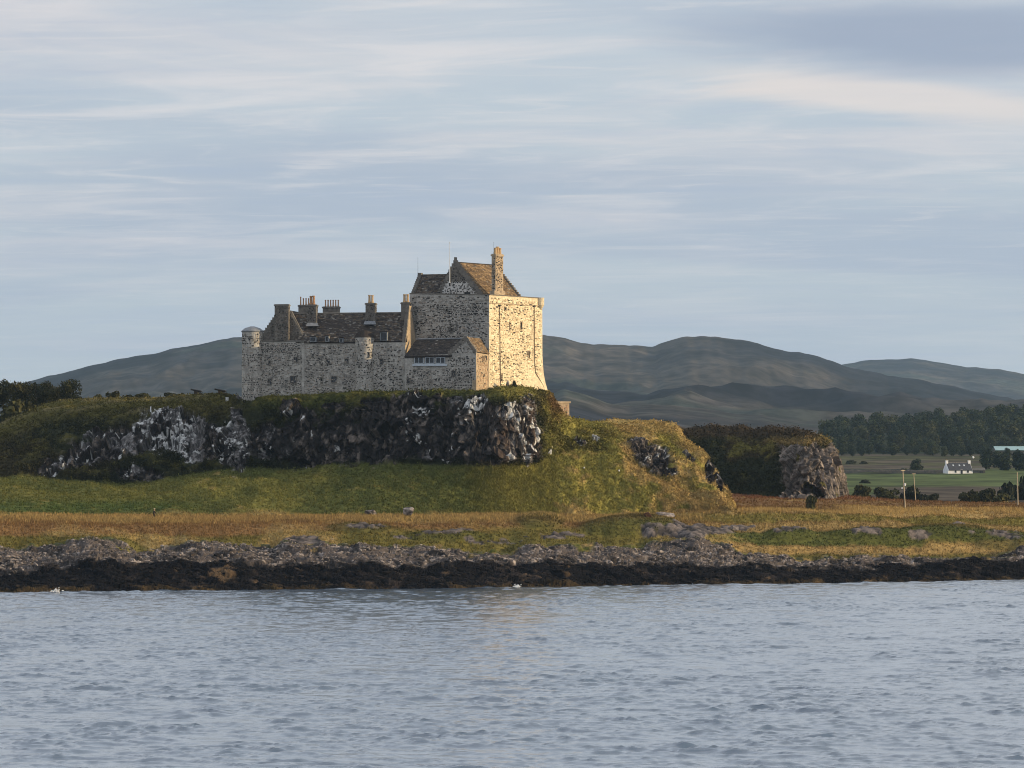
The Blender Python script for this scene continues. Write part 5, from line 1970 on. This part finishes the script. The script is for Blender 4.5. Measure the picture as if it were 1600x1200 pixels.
# ---- electricity poles
def utility_pole(px_b, py_b, px_t, py_t, Y, label, xarm=True, trans=False, r=0.13):
    b0, t0 = P3(px_b, py_b, Y), P3(px_t, py_t, Y)
    e = empty('utility_pole', b0)
    tag(e, label, 'pole', 'wooden electricity poles on the meadow')
    mb = MB()
    mb.tube([b0 - Vector((0, 0, 1.0)), b0, t0], [r * 1.1, r, r * 0.72], 10)
    mb.build('pole', M_wood, e)
    d = (t0 - b0).normalized()
    if xarm:
        mb = MB()
        k = t0 - d * 0.25
        mb.obox(k - Vector((0, 0.12, 0)), (0.45, 0.5, 0.0), (-0.04, 0.036, 0), (0, 0, 0.10))
        ca = mb.build('crossarm', M_wood, e)
        for s in (-0.9, 0.0, 0.9):
            mb = MB()
            q = k + Vector((0.45 * s, 0.5 * s - 0.12, 0.10))
            mb.tube([q, q + Vector((0, 0, 0.08)), q + Vector((0, 0, 0.2))], [0.03, 0.055, 0.03], 8)
            mb.build('insulator', M_dark_iron, ca)
    if trans:
        k = b0.lerp(t0, 0.62)
        mb = MB()
        mb.tube([k + Vector((0.22, -0.2, -0.3)), k + Vector((0.22, -0.2, 0.0)), k + Vector((0.26, -0.2, 0.22))], [0.17, 0.22, 0.2], 12)
        mb.build('transformer', M_white, e)
        mb = MB()
        k = b0.lerp(t0, 0.52)
        mb.obox(k + Vector((-0.36, -0.1, -0.1)), (0.13, 0, 0), (0, 0.1, 0), (0, 0, 0.32))
        mb.build('fuse_box', M_white, e)
        mb = MB()
        mb.obox(b0 + Vector((-0.42, 0, -0.4)), (0.05, 0, 0), (0, 0.05, 0), (0, 0, 4.2))
        mb.build('stay', M_dark_iron, e)
    return e


utility_pole(1414.5, 795, 1410.5, 733.5, ground_Y(1414, 795), 'leaning wooden pole with a white transformer, nearest of the poles right of the far crag', True, True)
utility_pole(1430.5, 779, 1427.5, 739, 745, 'thinner shorter pole just behind the one with the transformer', True, False, 0.10)
utility_pole(1590.5, 790.5, 1589.5, 738, ground_Y(1590, 790), 'plain wooden pole at the right edge before the dark trees', False, False)

# ================================================================== COTTAGE AND SHEDS
def cottage(px0, px1, py_b, py_e, py_r, Y):
    e = empty('cottage', P3((px0 + px1) / 2, py_b, Y))
    tag(e, 'white cottage with dark slate roof and two chimneys beyond the green field', 'cottage')
    a, b_ = P3(px0, py_b, Y), P3(px1, py_b, Y + 3)
    u = Vector((b_.x - a.x, b_.y - a.y, 0)).normalized()
    n = Vector((u.y, -u.x, 0))
    L = Vector((b_.x - a.x, b_.y - a.y, 0)).length
    ze, zr_ = Z_(py_e, Y), Z_(py_r, Y)
    zb = a.z - 1.0
    D = 6.0
    q = [a, b_, b_ - n * D, a - n * D]
    mb = MB()
    mb.prism([(p.x, p.y) for p in q], zb, ze)
    for base, s in ((a, 1), (b_, -1)):
        f0 = Vector((base.x, base.y, ze))
        mb.plate([f0 + u * 0.001 * s, f0 - n * D + u * 0.001 * s, f0 - n * D / 2 + Vector((0, 0, zr_ - ze))], u * 0.35 * s)
    wo = mb.build('wall', M_whitewash, e)
    mb = MB()
    rr0, rr1 = a - n * D / 2, b_ - n * D / 2
    up = 0.12
    for sgn, (s0, s1) in ((1, (a + n * 0.25, b_ + n * 0.25)), (-1, (a - n * (D + 0.25), b_ - n * (D + 0.25)))):
        s0, s1 = s0 + u * 0.42, s1 - u * 0.2
        r0, r1 = rr0 + u * 0.42, rr1 - u * 0.2
        mb.plate([(s0.x, s0.y, ze - 0.1), (s1.x, s1.y, ze - 0.1), (r1.x, r1.y, zr_ + 0.02), (r0.x, r0.y, zr_ + 0.02)], (0, 0, 0.18))
    ro = mb.build('roof', M_cslate, e)
    mb = MB()
    mb.tube([Vector((rr0.x, rr0.y, zr_ + 0.2)), Vector((rr1.x, rr1.y, zr_ + 0.2))], 0.16, 6)
    mb.build('ridge', M_dress, ro)
    for k in (0.5, L - 0.5):
        c = rr0 + u * k
        mb = MB()
        mb.obox((c.x, c.y, zr_ - 0.3), u * 0.55, n * 0.45, (0, 0, 1.35))
        mb.obox((c.x, c.y, zr_ + 1.05), u * 0.62, n * 0.52, (0, 0, 0.14))
        ch = mb.build('chimney', M_whitewash, e)
        mb = MB()
        mb.tube([(c.x, c.y, zr_ + 1.18), (c.x, c.y, zr_ + 1.5)], 0.14, 8)
        mb.build('chimney_pot', M_pot, ch)

    def hole(u0, u1, z0, z1, nm, kid):
        c = a + u * u0 + n * 0.0
        mb = MB()
        w_ = u1 - u0
        for (ua, ub, za, zb_) in ((u0, u1, z0 - 0.12, z0), (u0, u1, z1, z1 + 0.1), (u0 - 0.08, u0, z0 - 0.12, z1 + 0.1), (u1, u1 + 0.08, z0 - 0.12, z1 + 0.1)):
            o_ = a + u * ((ua + ub) / 2)
            mb.obox((o_.x, o_.y, za), u * ((ub - ua) / 2), n * 0.07, (0, 0, zb_ - za))
        w = mb.build(nm, M_whitewash, e)
        mb = MB()
        o_ = a + u * ((u0 + u1) / 2)
        mb.obox((o_.x, o_.y, z0), u * (w_ / 2), n * 0.03, (0, 0, z1 - z0))
        mb.build(kid, M_glass, w)
    z0 = a.z
    for uc in (0.30, 0.80):
        hole(L * uc - 0.45, L * uc + 0.45, z0 + 0.8, z0 + 2.0, 'window', 'pane')
    hole(L * 0.545 - 0.5, L * 0.545 + 0.5, z0 + 0.05, z0 + 2.1, 'door', 'leaf')
    for uc in (0.27, 0.52, 0.71):        # roof lights
        c = a + u * (L * uc) - n * D * 0.27
        zz = ze + (zr_ - ze) * 0.56
        mb = MB()
        sl = Vector((-n.x * D / 2, -n.y * D / 2, zr_ - ze)).normalized()
        nn = u.cross(sl)
        p = Vector((c.x, c.y, zz + 0.08))
        mb.plate([p - u * 0.33, p + u * 0.33, p + u * 0.33 + sl * 0.8, p - u * 0.33 + sl * 0.8], nn * 0.14)
        mb.build('roof_light', M_frame, ro)


cottage(1481.5, 1520, 741.5, 734.8, 723.5, 1500)

M_byre = mat_plain('byre_stone', (0.13, 0.12, 0.105), (0.09, 0.085, 0.075), 1.0, 0.9)


def shed(name, px0, px1, py_b, py_e, py_r, Y, D, wall_m, roof_m, label, opening=True):
    e = empty(name, P3((px0 + px1) / 2, py_b, Y))
    tag(e, label, 'shed')
    a, b_ = P3(px0, py_b, Y), P3(px1, py_b, Y)
    ze, zr_ = Z_(py_e, Y), Z_(py_r, Y)
    mb = MB()
    mb.box((a.x, Y, a.z - 1), (b_.x, Y + D, ze))
    for x, s in ((a.x, 1), (b_.x, -1)):
        mb.plate([(x + 0.002 * s, Y, ze), (x + 0.002 * s, Y + D, ze), (x + 0.002 * s, Y + D / 2, zr_)], (0.3 * s, 0, 0))
    mb.build('wall', wall_m, e)
    mb = MB()
    for y0 in (Y - 0.4, Y + D + 0.4):
        mb.plate([(a.x - 0.3, y0, ze - 0.08), (b_.x + 0.3, y0, ze - 0.08), (b_.x + 0.3, Y + D / 2, zr_ + 0.02), (a.x - 0.3, Y + D / 2, zr_ + 0.02)], (0, 0, 0.16))
    mb.build('roof', roof_m, e)
    if opening:
        mb = MB()
        x0 = a.x + (b_.x - a.x) * 0.5
        mb.box((x0, Y - 0.06, a.z), (x0 + (b_.x - a.x) * 0.32, Y + 0.05, ze - 0.3))
        d = mb.build('door', M_cslate, e)
        mb = MB()
        mb.box((x0 + (b_.x - a.x) * 0.15, Y - 0.09, a.z), (x0 + (b_.x - a.x) * 0.17, Y - 0.03, ze - 0.3))
        mb.build('door_edge', M_byre, d)
    return e


shed('shed', 1522, 1539, 741, 735, 731.5, 1503, 5, M_byre, M_byre, 'low grey stone byre joined to the right end of the white cottage')
shed('barn', 1556, 1640, 708, 703.5, 697.5, 1900, 14, M_byre, M_teal, 'long farm shed with a pale blue green roof among the trees', False)
q = P3(1520.5, 714.5, 1700)
e = boulder(1520.5, 715.5, 1700, 1.3, 1.1, 61, 'bright white stone above the right chimney of the cottage', (np.array([0.6, 0.6, 0.6]), np.array([0.8, 0.8, 0.8])), 2, 'stone', 'stone')

# field dyke in front of the wood, left of the cottage
e = empty('field_wall', P3(1400, 741, 1500))
tag(e, 'long dark drystone field wall running left from the cottage', 'wall')
mb = MB()
r = random.Random(4)
x = X_(1300, 1512)
while x < X_(1474, 1512):
    ln = r.uniform(2.0, 4.0)
    h = r.uniform(0.9, 1.3)
    mb.box((x, 1510 + r.uniform(-0.2, 0.2), farm_z(1510) - 0.4), (x + ln - 0.01, 1511.2, farm_z(1510) + h))
    x += ln
mb.build('wall', M_byre, e)
mb = MB()
x = X_(1300, 1512)
while x < X_(1474, 1512):
    ln = r.uniform(0.7, 1.4)
    mb.obox((x, 1510.6, farm_z(1510) + 0.85), (ln / 2, 0, 0), (0, 0.5, 0), (0, r.uniform(-0.1, 0.1), r.uniform(0.3, 0.6)))
    x += ln
mb.build('cope_stones', M_dress, e, kind='stuff')

# ================================================================== TREES AND BUSHES
def crown_mesh(name, seed, n, rx, rz, z0, leaf, lobes, cols):
    """leaf clumps scattered through a set of lobes that make an uneven crown"""
    r = np.random.default_rng(seed)
    L = []
    for k in range(lobes):
        a = r.uniform(0, 6.283)
        d = r.uniform(0.0, 0.62) * rx
        h = r.uniform(0.12, 0.88)
        L.append((math.cos(a) * d, math.sin(a) * d, z0 + rz * h, rx * r.uniform(0.30, 0.52) * (1.12 - 0.45 * abs(h - 0.45)), rz * r.uniform(0.16, 0.27)))
    L.append((0, 0, z0 + rz * 0.5, rx * 0.6, rz * 0.42))
    per = np.array([l[3] ** 2 for l in L])
    per = (per / per.sum() * n).astype(int)
    P, Nr, Cc = [], [], []
    for l, m in zip(L, per):
        d = r.normal(size=(m, 3))
        d /= np.linalg.norm(d, axis=1, keepdims=True)
        rad = r.uniform(0.45, 1.08, size=(m, 1)) ** 0.5
        P.append(np.array([l[0], l[1], l[2]]) + d * rad * np.array([l[3], l[3], l[4]]))
        Nr.append(d)
        tone = r.uniform(0, 1)
        Cc.append(np.clip(tone + r.normal(size=m) * 0.25, 0, 1))
    P, Nr, Cc = np.vstack(P), np.vstack(Nr), np.concatenate(Cc)
    m = len(P)
    a = r.normal(size=(m, 3))
    u = np.cross(Nr + 0.5 * a, r.normal(size=(m, 3)))
    u /= np.linalg.norm(u, axis=1, keepdims=True) + 1e-9
    w_ = np.cross(u, Nr + 0.6 * a)
    w_ /= np.linalg.norm(w_, axis=1, keepdims=True) + 1e-9
    s = leaf * r.uniform(0.6, 1.4, size=(m, 1))
    t = leaf * r.uniform(0.5, 1.1, size=(m, 1))
    V = np.stack([P - u * s, P + w_ * t * 0.9, P + u * s, P - w_ * t * 0.7], 1).reshape(-1, 3)
    fidx = np.arange(m * 4).reshape(m, 4)
    C = lerp(cols[0], cols[1], Cc)
    C = np.repeat(C, 4, axis=0)
    o = mesh_np(name, V, [fidx], M_leaf, C, False)
    return o


def trunk_mesh(h, r0, seed, spread):
    r = random.Random(seed)
    mb = MB()
    bend = Vector((r.uniform(-0.3, 0.3), r.uniform(-0.3, 0.3), 0))
    pts = [Vector((0, 0, -0.6)), Vector((0, 0, 0)) + bend * 0.1, Vector((0, 0, h * 0.4)) + bend * 0.6, Vector((0, 0, h * 0.8)) + bend]
    mb.tube(pts, [r0 * 1.35, r0, r0 * 0.7, r0 * 0.25], 7)
    for k in range(5):
        a = r.uniform(0, 6.283)
        z = h * r.uniform(0.25, 0.6)
        p0 = Vector((0, 0, z)) + bend * (z / h)
        p1 = p0 + Vector((math.cos(a) * spread * 0.4, math.sin(a) * spread * 0.4, h * 0.15))
        p2 = p0 + Vector((math.cos(a) * spread * 0.75, math.sin(a) * spread * 0.75, h * 0.36))
        mb.tube([p0, p1, p2], [r0 * 0.45, r0 * 0.3, r0 * 0.12], 5)
    return mb


def make_tree(name, seed, h, rx, n, leaf, lobes, cols, z0f=0.18):
    e = empty(name, (0, 0, 0))
    t_ = trunk_mesh(h, h * 0.022 + 0.05, seed, rx).build('trunk', M_bark, e)
    c = crown_mesh('crown', seed, n, rx, h * (1 - z0f), h * z0f, leaf, lobes, cols)
    c.parent = e
    return e


GREEN_W = [(np.array([0.020, 0.030, 0.013]), np.array([0.060, 0.068, 0.026])),
           (np.array([0.017, 0.026, 0.014]), np.array([0.038, 0.050, 0.022])),
           (np.array([0.030, 0.036, 0.016]), np.array([0.078, 0.078, 0.032])),
           (np.array([0.014, 0.023, 0.013]), np.array([0.030, 0.042, 0.020]))]
protos = []
for k in range(6):
    protos.append(make_tree('woodland_tree', 300 + k, 12.0, 5.2, 1900, 0.50, 11, GREEN_W[k % 4], 0.08))
used = set()


def place_tree(k, loc, s, rot, sz=1.0):
    src = protos[k]
    o = src if k not in used else copy_tree(src)
    used.add(k)
    o.location = loc
    o.scale = (s, s, s * sz)
    o.rotation_euler = (0, 0, rot)
    return o


tr_ = random.Random(12)
wood_top = poly([(1270, 660), (1285, 652), (1300, 648), (1312, 647), (1340, 652), (1370, 655), (1400, 650), (1425, 655), (1432, 643), (1445, 640), (1470, 645), (1478, 652), (1495, 641), (1510, 638), (1525, 645), (1540, 634), (1570, 630), (1600, 632), (1700, 628)])
LAB_W = ('small rounded tree on the front edge of the dense wood', 'dark green tree inside the dense wood', 'tree crown on the skyline of the dense wood')
GRP_W = ('front edge trees of the dense wood', 'inner trees of the dense wood', 'skyline trees of the dense wood')
for row, Y in enumerate((1950, 2010, 2085, 2165, 2250, 2340, 2440)):
    px = 1288 + tr_.uniform(0, 8) + (10, 4, 0, 0, 2, 6, 14)[row]
    while px < 1655:
        Yt = Y + tr_.uniform(-30, 30)
        zb = on_grid(FG, farm_pxs, px, Yt)
        hm_ = (6.5, 9.5, 12, 13, 13.5, 14, 14)[row] * tr_.uniform(0.82, 1.22)
        if row == 6:
            hm_ = max(7.0, Z_(float(wood_top(px)) + tr_.uniform(-1.5, 4), Yt) - zb)
        wd = min(hm_ * tr_.uniform(0.95, 1.4), 17)
        k = tr_.randrange(6)
        o = place_tree(k, (X_(px, Yt), Yt, zb), 1.0, tr_.uniform(0, 6.28))
        o.scale = (wd / 10.4, wd / 10.4, hm_ / 12.0)
        q_ = 0 if row == 0 else (2 if row == 6 else 1)
        zone = 'next to the far crag' if px < 1350 else ('left of the cottage' if px < 1455 else ('above the cottage' if px < 1540 else 'above the barn'))
        o['label'] = LAB_W[q_] + ', ' + zone
        o['category'] = 'tree'
        o['group'] = GRP_W[q_]
        px += wd * F / Y * tr_.uniform(0.5, 0.85)

# trees round the cottage and barn
near_trees = [(1412, 741, 1540, 9, 3.5, 'small dark tree behind the field wall left of the cottage'), (1430, 741, 1545, 23, 8, 'rounded dark tree behind the field wall left of the cottage'),
              (1540, 735, 1560, 33, 9, 'big dark tree right behind the byre of the cottage'), (1566, 737, 1560, 34, 11, 'broad rounded tree right of the byre under the barn roof'), (1592, 740, 1560, 36, 10, 'dark tree at the right edge under the pale barn roof'), (1612, 742, 1560, 40, 11, 'tree cut off by the right edge of the picture below the barn'),
              (1575, 704, 1890, 14, 6, 'small tree standing before the pale barn roof'), (1537, 711, 1900, 22, 5, 'slim paler tree left of the pale barn roof')]
for px, pyb, Y, hp, wm, lab in near_trees:
    zb = min(farm_z(Y), Z_(pyb, Y))
    h = hp * Y / F
    o = copy_tree(protos[tr_.randrange(6)])
    o.location = (X_(px, Y), Y, zb)
    o.scale = (wm / 11.2 * 1.15, wm / 11.2 * 1.15, h / 12)
    o.rotation_euler = (0, 0, tr_.uniform(0, 6))
    tag(o, lab, 'tree')

BUSH_C = (np.array([0.022, 0.024, 0.012]), np.array([0.065, 0.062, 0.022]))
BUSH_D = (np.array([0.015, 0.018, 0.012]), np.array([0.032, 0.036, 0.018]))


def make_bush(name, seed, cols, leaf=0.14, n=900):
    e = empty(name, (0, 0, 0))
    mb = MB()
    r = random.Random(seed)
    for k in range(5):
        a = r.uniform(0, 6.283)
        mb.tube([Vector((0, 0, -0.3)), Vector((math.cos(a) * 0.25, math.sin(a) * 0.25, 0.35)), Vector((math.cos(a) * 0.55, math.sin(a) * 0.55, 0.75))], [0.05, 0.035, 0.015], 5)
    mb.build('stem', M_bark, e)
    c = crown_mesh('foliage', seed, n, 1.0, 1.05, -0.08, leaf, 7, cols)
    c.parent = e
    return e


bush_p = [make_bush('bush', 401, BUSH_C), make_bush('bush', 402, BUSH_D), make_bush('bush', 403, BUSH_C)]
bush_used = set()


def place_bush(k, px, pyb, Y, wpx, hpx, lab, group=None, zb=None):
    src = bush_p[k]
    o = src if k not in bush_used else copy_tree(src)
    bush_used.add(k)
    z = Z_(pyb, Y) if zb is None else zb
    o.location = (X_(px, Y), Y, z)
    sx = wpx / 2 * Y / F
    o.scale = (sx, sx, hpx * Y / F)
    o.rotation_euler = (0, 0, tr_.uniform(0, 6))
    tag(o, lab, 'bush', group)
    return o


place_bush(0, 1266, 797, ground_Y(1266, 797), 24, 22, 'rounded brown green bush standing alone on the meadow before the far crag')
G1 = 'dark bushes along the back edge of the meadow'
for k, (px, pyb, Y, wp, hp, lab) in enumerate([
        (1345, 777, 790, 40, 18, 'low dark bush right behind the foot of the far crag'),
        (1385, 781, 800, 44, 18, 'wide olive bush left of the leaning pole'),
        (1425, 781, 800, 44, 24, 'dark bush behind the two poles'),
        (1455, 783, 810, 30, 11, 'low bush right of the two poles'),
        (1512, 787, 780, 40, 16, 'low olive bush, left one of the clump before the right pole'),
        (1535, 787, 775, 50, 22, 'largest olive bush of the clump before the right pole'),
        (1562, 788, 780, 44, 16, 'low bush right end of the clump before the right pole'),
        (1575, 790, 830, 50, 40, 'dark tall bush behind the right pole'),
        (1603, 790, 830, 44, 52, 'tallest dark bush at the right edge of the picture')]):
    place_bush(1 if k in (2, 7, 8) else (0, 2)[k % 2], px, pyb + 4, Y, wp, hp + 4, lab, G1)
for px, pyb, Y, wp, hp, lab in [(1330, 722, 1700, 26, 7, 'dark scrub on the far grass right of the far crag'), (1350, 724, 1690, 18, 6, 'small scrub bush on the far grass beyond the field wall'), (1352, 762, 1200, 22, 7, 'scrub bush at the left end of the green field')]:
    place_bush(1, px, pyb, Y, wp, hp, lab, None, farm_z(Y) - 0.2)

# trees behind the left shoulder of the hill
LEFT_C = [(np.array([0.016, 0.019, 0.009]), np.array([0.040, 0.040, 0.015])), (np.array([0.020, 0.022, 0.009]), np.array([0.052, 0.048, 0.016]))]
left_specs = [(6, 588, 740, 34, 'thin topped tree at the far left edge behind the hill', 0), (32, 594, 728, 44, 'broad dark tree second from the left edge behind the hill', 0), (55, 597, 735, 40, 'dark tree in the middle of the left clump', 1),
              (72, 591, 730, 34, 'tallest rounded tree near the right end of the left clump', 0), (90, 601, 726, 30, 'dark low tree in the left clump beside its right end', 1), (106, 593, 722, 40, 'olive rounded tree at the right end of the left clump', 1), (-14, 594, 735, 40, 'tree cut off by the left edge of the picture', 0)]
lp = [make_tree('broadleaf_tree', 500 + k, 7.0, 3.3, 2600, 0.22, 10, LEFT_C[k % 2], 0.08) for k in range(3)]
lused = set()
for i, (px, pyt, Y, wp, lab, cset) in enumerate(left_specs):
    k = i % 3
    o = lp[k] if k not in lused else copy_tree(lp[k])
    lused.add(k)
    zb = Z_(648, Y)
    h = Z_(pyt, Y) - zb
    sx = wp * Y / F / 6.6 * 1.15
    o.location = (X_(px, Y), Y, zb)
    o.scale = (sx, sx, h / 7.0)
    o.rotation_euler = (0, 0, tr_.uniform(0, 6.28))
    tag(o, lab, 'tree', 'trees behind the left shoulder of the castle hill')
for k, (px, pyb, Y, wp, hp, lab) in enumerate([(20, 662, 700, 60, 34, 'low dark bush under the trees at the left edge'), (48, 650, 705, 40, 22, 'low bush at the foot of the left clump of trees'),
        (122, 628, 712, 26, 10, 'small bush right of the left clump of trees'), (152, 626, 710, 24, 9, 'low bush on the skyline of the hill, left one'), (176, 627, 708, 24, 15, 'peaked dark bush on the skyline of the hill'), (200, 627, 712, 40, 11, 'long low bush on the skyline of the hill'), (226, 626, 712, 34, 11, 'low bush left of the bare skyline'), (272, 622, 705, 40, 8, 'low bush on the skyline just left of the cannons')]):
    place_bush((0, 2, 1)[k % 3], px, pyb + 3, Y, wp, hp + 3, lab, 'bushes on the skyline left of the castle')
q = hill_at(803, 607)
place_bush(1, 803.5, 609, 643.2, 11, 16, 'small dark bush against the sunlit foot of the keep')
place_bush(0, 1042, 667, 668, 22, 9, 'small bush on the right end of the grassy bluff')

# ================================================================== GROUND COVER
def tufts(name, P, C, h, w, blades=3, lean=0.35, seed=1, mat=None, label=None):
    r = np.random.default_rng(seed)
    m = len(P)
    Vs, Fs, Cs = [], [], []
    for k in range(blades):
        a = r.uniform(0, 6.283, m)
        hh = h * r.uniform(0.6, 1.35, m)
        ww = w * r.uniform(0.7, 1.3, m)
        ox = r.normal(size=m) * w * 1.2
        oy = r.normal(size=m) * w * 1.2
        ux, uy = np.cos(a), np.sin(a)
        lx, ly = r.normal(size=m) * lean * h, r.normal(size=m) * lean * h
        b = P + np.stack([ox, oy, -0.04 * np.ones(m)], -1)
        v0 = b - np.stack([ux * ww, uy * ww, 0 * ww], -1)
        v1 = b + np.stack([ux * ww, uy * ww, 0 * ww], -1)
        v2 = b + np.stack([lx, ly, hh], -1)
        Vs.append(np.stack([v0, v1, v2], 1).reshape(-1, 3))
        cj = C * r.uniform(0.86, 1.15, (m, 1))
        Cs.append(np.repeat(cj, 3, axis=0))
    V = np.vstack(Vs)
    o = mesh_np(name, V, [np.arange(len(V)).reshape(-1, 3)], mat or M_blade, np.vstack(Cs), False, kind='stuff')
    if label:
        o['label'] = label
    return o


def pick(P, C, wgt, n, seed):
    r = np.random.default_rng(seed)
    p = wgt / wgt.sum()
    i = r.choice(len(P), size=n, p=p)
    return P[i] + r.normal(size=(n, 3)) * np.array([0.14, 0.12, 0.0]), C[i]


vis = (meadow_iy > 768) * (meadow_ix > -60) * (meadow_ix < 1660) * (1 - meadow_outc)
ab = np.ones(len(meadow_P)) * vis
ab *= np.where(meadow_P[:, 1] > 722, 0.0, 1.0)
p_, c_ = pick(meadow_P, meadow_C, ab, 62000, 1)
tufts('meadow_grass', p_, c_ * 1.02, 0.34, 0.085, 3, 0.4, 2)
fr = ab * np.exp(-((meadow_iy - np.where(meadow_ix < 1100, 811, 799)) / 4.0) ** 2)
p_, c_ = pick(meadow_P, meadow_C, fr, 9000, 3)
tufts('tall_grass', p_, lerp(c_, C_STRAW * 1.05, np.full(len(c_), 0.7)), 0.55, 0.07, 3, 0.35, 4)
hp = hill['P']
vis = (hill['iy'] < 816) * (hill['ix'] > -60) * (1 - hill['rock']) * (hp[:, 1] < 694)
p_, c_ = pick(hp, hill['C'], np.clip(vis, 0, 1) * (0.35 + hill['under'] + hill['crown'] * 0.7 + hill['right'] * 0.6), 70000, 5)
tufts('hill_grass', p_, c_, 0.30, 0.085, 3, 0.5, 6)


def leaves(name, P, C, s, seed, spread=0.25):
    r = np.random.default_rng(seed)
    m = len(P)
    P = P + r.normal(size=(m, 3)) * np.array([spread, spread, spread * 0.8]) + np.array([0, -0.05, 0.10])
    u = r.normal(size=(m, 3))
    u /= np.linalg.norm(u, axis=1, keepdims=True)
    w_ = np.cross(u, r.normal(size=(m, 3)))
    w_ /= np.linalg.norm(w_, axis=1, keepdims=True) + 1e-9
    sz = s * r.uniform(0.5, 1.4, (m, 1))
    V = np.stack([P - u * sz, P + w_ * sz * 0.7, P + u * sz, P - w_ * sz * 0.7], 1).reshape(-1, 3)
    Cc_ = np.repeat(C * r.uniform(0.6, 1.45, (m, 1)), 4, axis=0)
    return mesh_np(name, V, [np.arange(m * 4).reshape(-1, 4)], M_leaf, Cc_, False, kind='stuff')


hw_ = np.clip(vis, 0, 1) * (1 - hill['under']) * (1 - hill['crown'] * 0.8) * (1 - 0.85 * hill['foot']) * (1 - 0.6 * hill['right']) * (fbm(hp, 3.0, 3, 201) > -0.15)
p_, c_ = pick(hp, hill['C'], hw_, 60000, 7)
leaves('heather', p_, c_, 0.17, 8)
cw = (1 - crag_d['rock']) * (crag_d['iy'] < 780) * (crag_d['P'][:, 1] < 735)
p_, c_ = pick(crag_d['P'], crag_d['C'], cw, 22000, 9)
leaves('crag_heather', p_, c_, 0.20, 10, 0.3)

# ---- loose blocks along the shore
def rubble(name, pts, sizes, colsA, colsB, seed, flat=0.7):
    base = [rock_mesh(700 + k, 1, 1.0, 0.85, flat) for k in range(8)]
    r = np.random.default_rng(seed)
    Vs, Fs, Cs = [], [], []
    off = 0
    for p, s in zip(pts, sizes):
        v, f = base[r.integers(8)]
        a = r.uniform(0, 6.283)
        ca, sa = math.cos(a), math.sin(a)
        sx = s * r.uniform(0.8, 1.4)
        q = v * np.array([sx, s, s * r.uniform(0.6, 1.1)])
        q = np.stack([q[:, 0] * ca - q[:, 1] * sa, q[:, 0] * sa + q[:, 1] * ca, q[:, 2]], -1) + p
        Vs.append(q)
        Fs.append(f + off)
        off += len(v)
        Cs.append(np.repeat(lerp(colsA, colsB, r.random())[None, :] * r.uniform(0.8, 1.2), len(v), 0))
    return mesh_np(name, np.vstack(Vs), [np.vstack(Fs)], M_rock, np.vstack(Cs), False, kind='stuff')


r9 = np.random.default_rng(91)
wg = (1 - shore_gr) * (1 - shore_dk) * (shore_ix > -60) * (shore_ix < 1660) * (0.25 + (fbm(shore_pts, 6, 3, 92) > 0.0))
i = r9.choice(len(shore_pts), 3000, p=wg / wg.sum())
rubble('shore_boulders', shore_pts[i] + np.array([0, 0, 0.08]), 0.13 + 0.34 * r9.random(3000) ** 2.8, C_RDARK * 1.3, C_PALE * 0.95, 93)
wg = shore_dk * (shore_iy < water_py(shore_ix) - 2) * (shore_ix > -60) * (shore_ix < 1660)
i = r9.choice(len(shore_pts), 1500, p=wg / wg.sum())
rubble('tidal_rocks', shore_pts[i], 0.25 + 0.7 * r9.random(1500) ** 2.5, C_BLACK, np.array([0.022, 0.018, 0.016]), 95, 0.5)

# ---- foam where small waves break on the rocks
def foam(px, py, wpx, seed, lab):
    Y = CH * F / (py - HY)
    r = np.random.default_rng(seed)
    n = 60
    P = np.stack([X_(px, Y) + r.normal(size=n) * wpx / 2 * Y / F, Y - 0.5 + r.normal(size=n) * 0.8, 0.16 + 0.25 * np.abs(r.normal(size=n))], -1)
    V, Fc = [], []
    for p in P:
        v, f = rock_mesh(int(r.integers(1000)), 1, 0.16, 0.15, 0.08)
        Fc.append(f + len(V) * len(v))
        V.append(v + p)
    o = mesh_np('foam', np.vstack(V), [np.vstack(Fc)], M_foam, None, True, kind='stuff')
    o['label'] = lab
    return o


foam(88, 926.5, 10, 1, 'white foam of a small wave breaking on the dark rocks at the left')
foam(808, 919.3, 5, 2, 'small splash of white foam at the middle of the rocks')

# ================================================================== HAZE
hm = bpy.data.materials.new('haze')
hm.use_nodes = True
nt = hm.node_tree
nt.nodes.clear()
ho = nt.nodes.new('ShaderNodeOutputMaterial')
pv = nt.nodes.new('ShaderNodeVolumePrincipled')
pv.inputs['Color'].default_value = (0.50, 0.74, 1.0, 1)
pv.inputs['Density'].default_value = 3.0e-5
pv.inputs['Anisotropy'].default_value = 0.0
nt.links.new(pv.outputs[0], ho.inputs['Volume'])
mb = MB()
mb.box((-3700, -700, -260), (3900, 12600, 620))
hz = mb.build('haze', hm, None, kind='stuff')
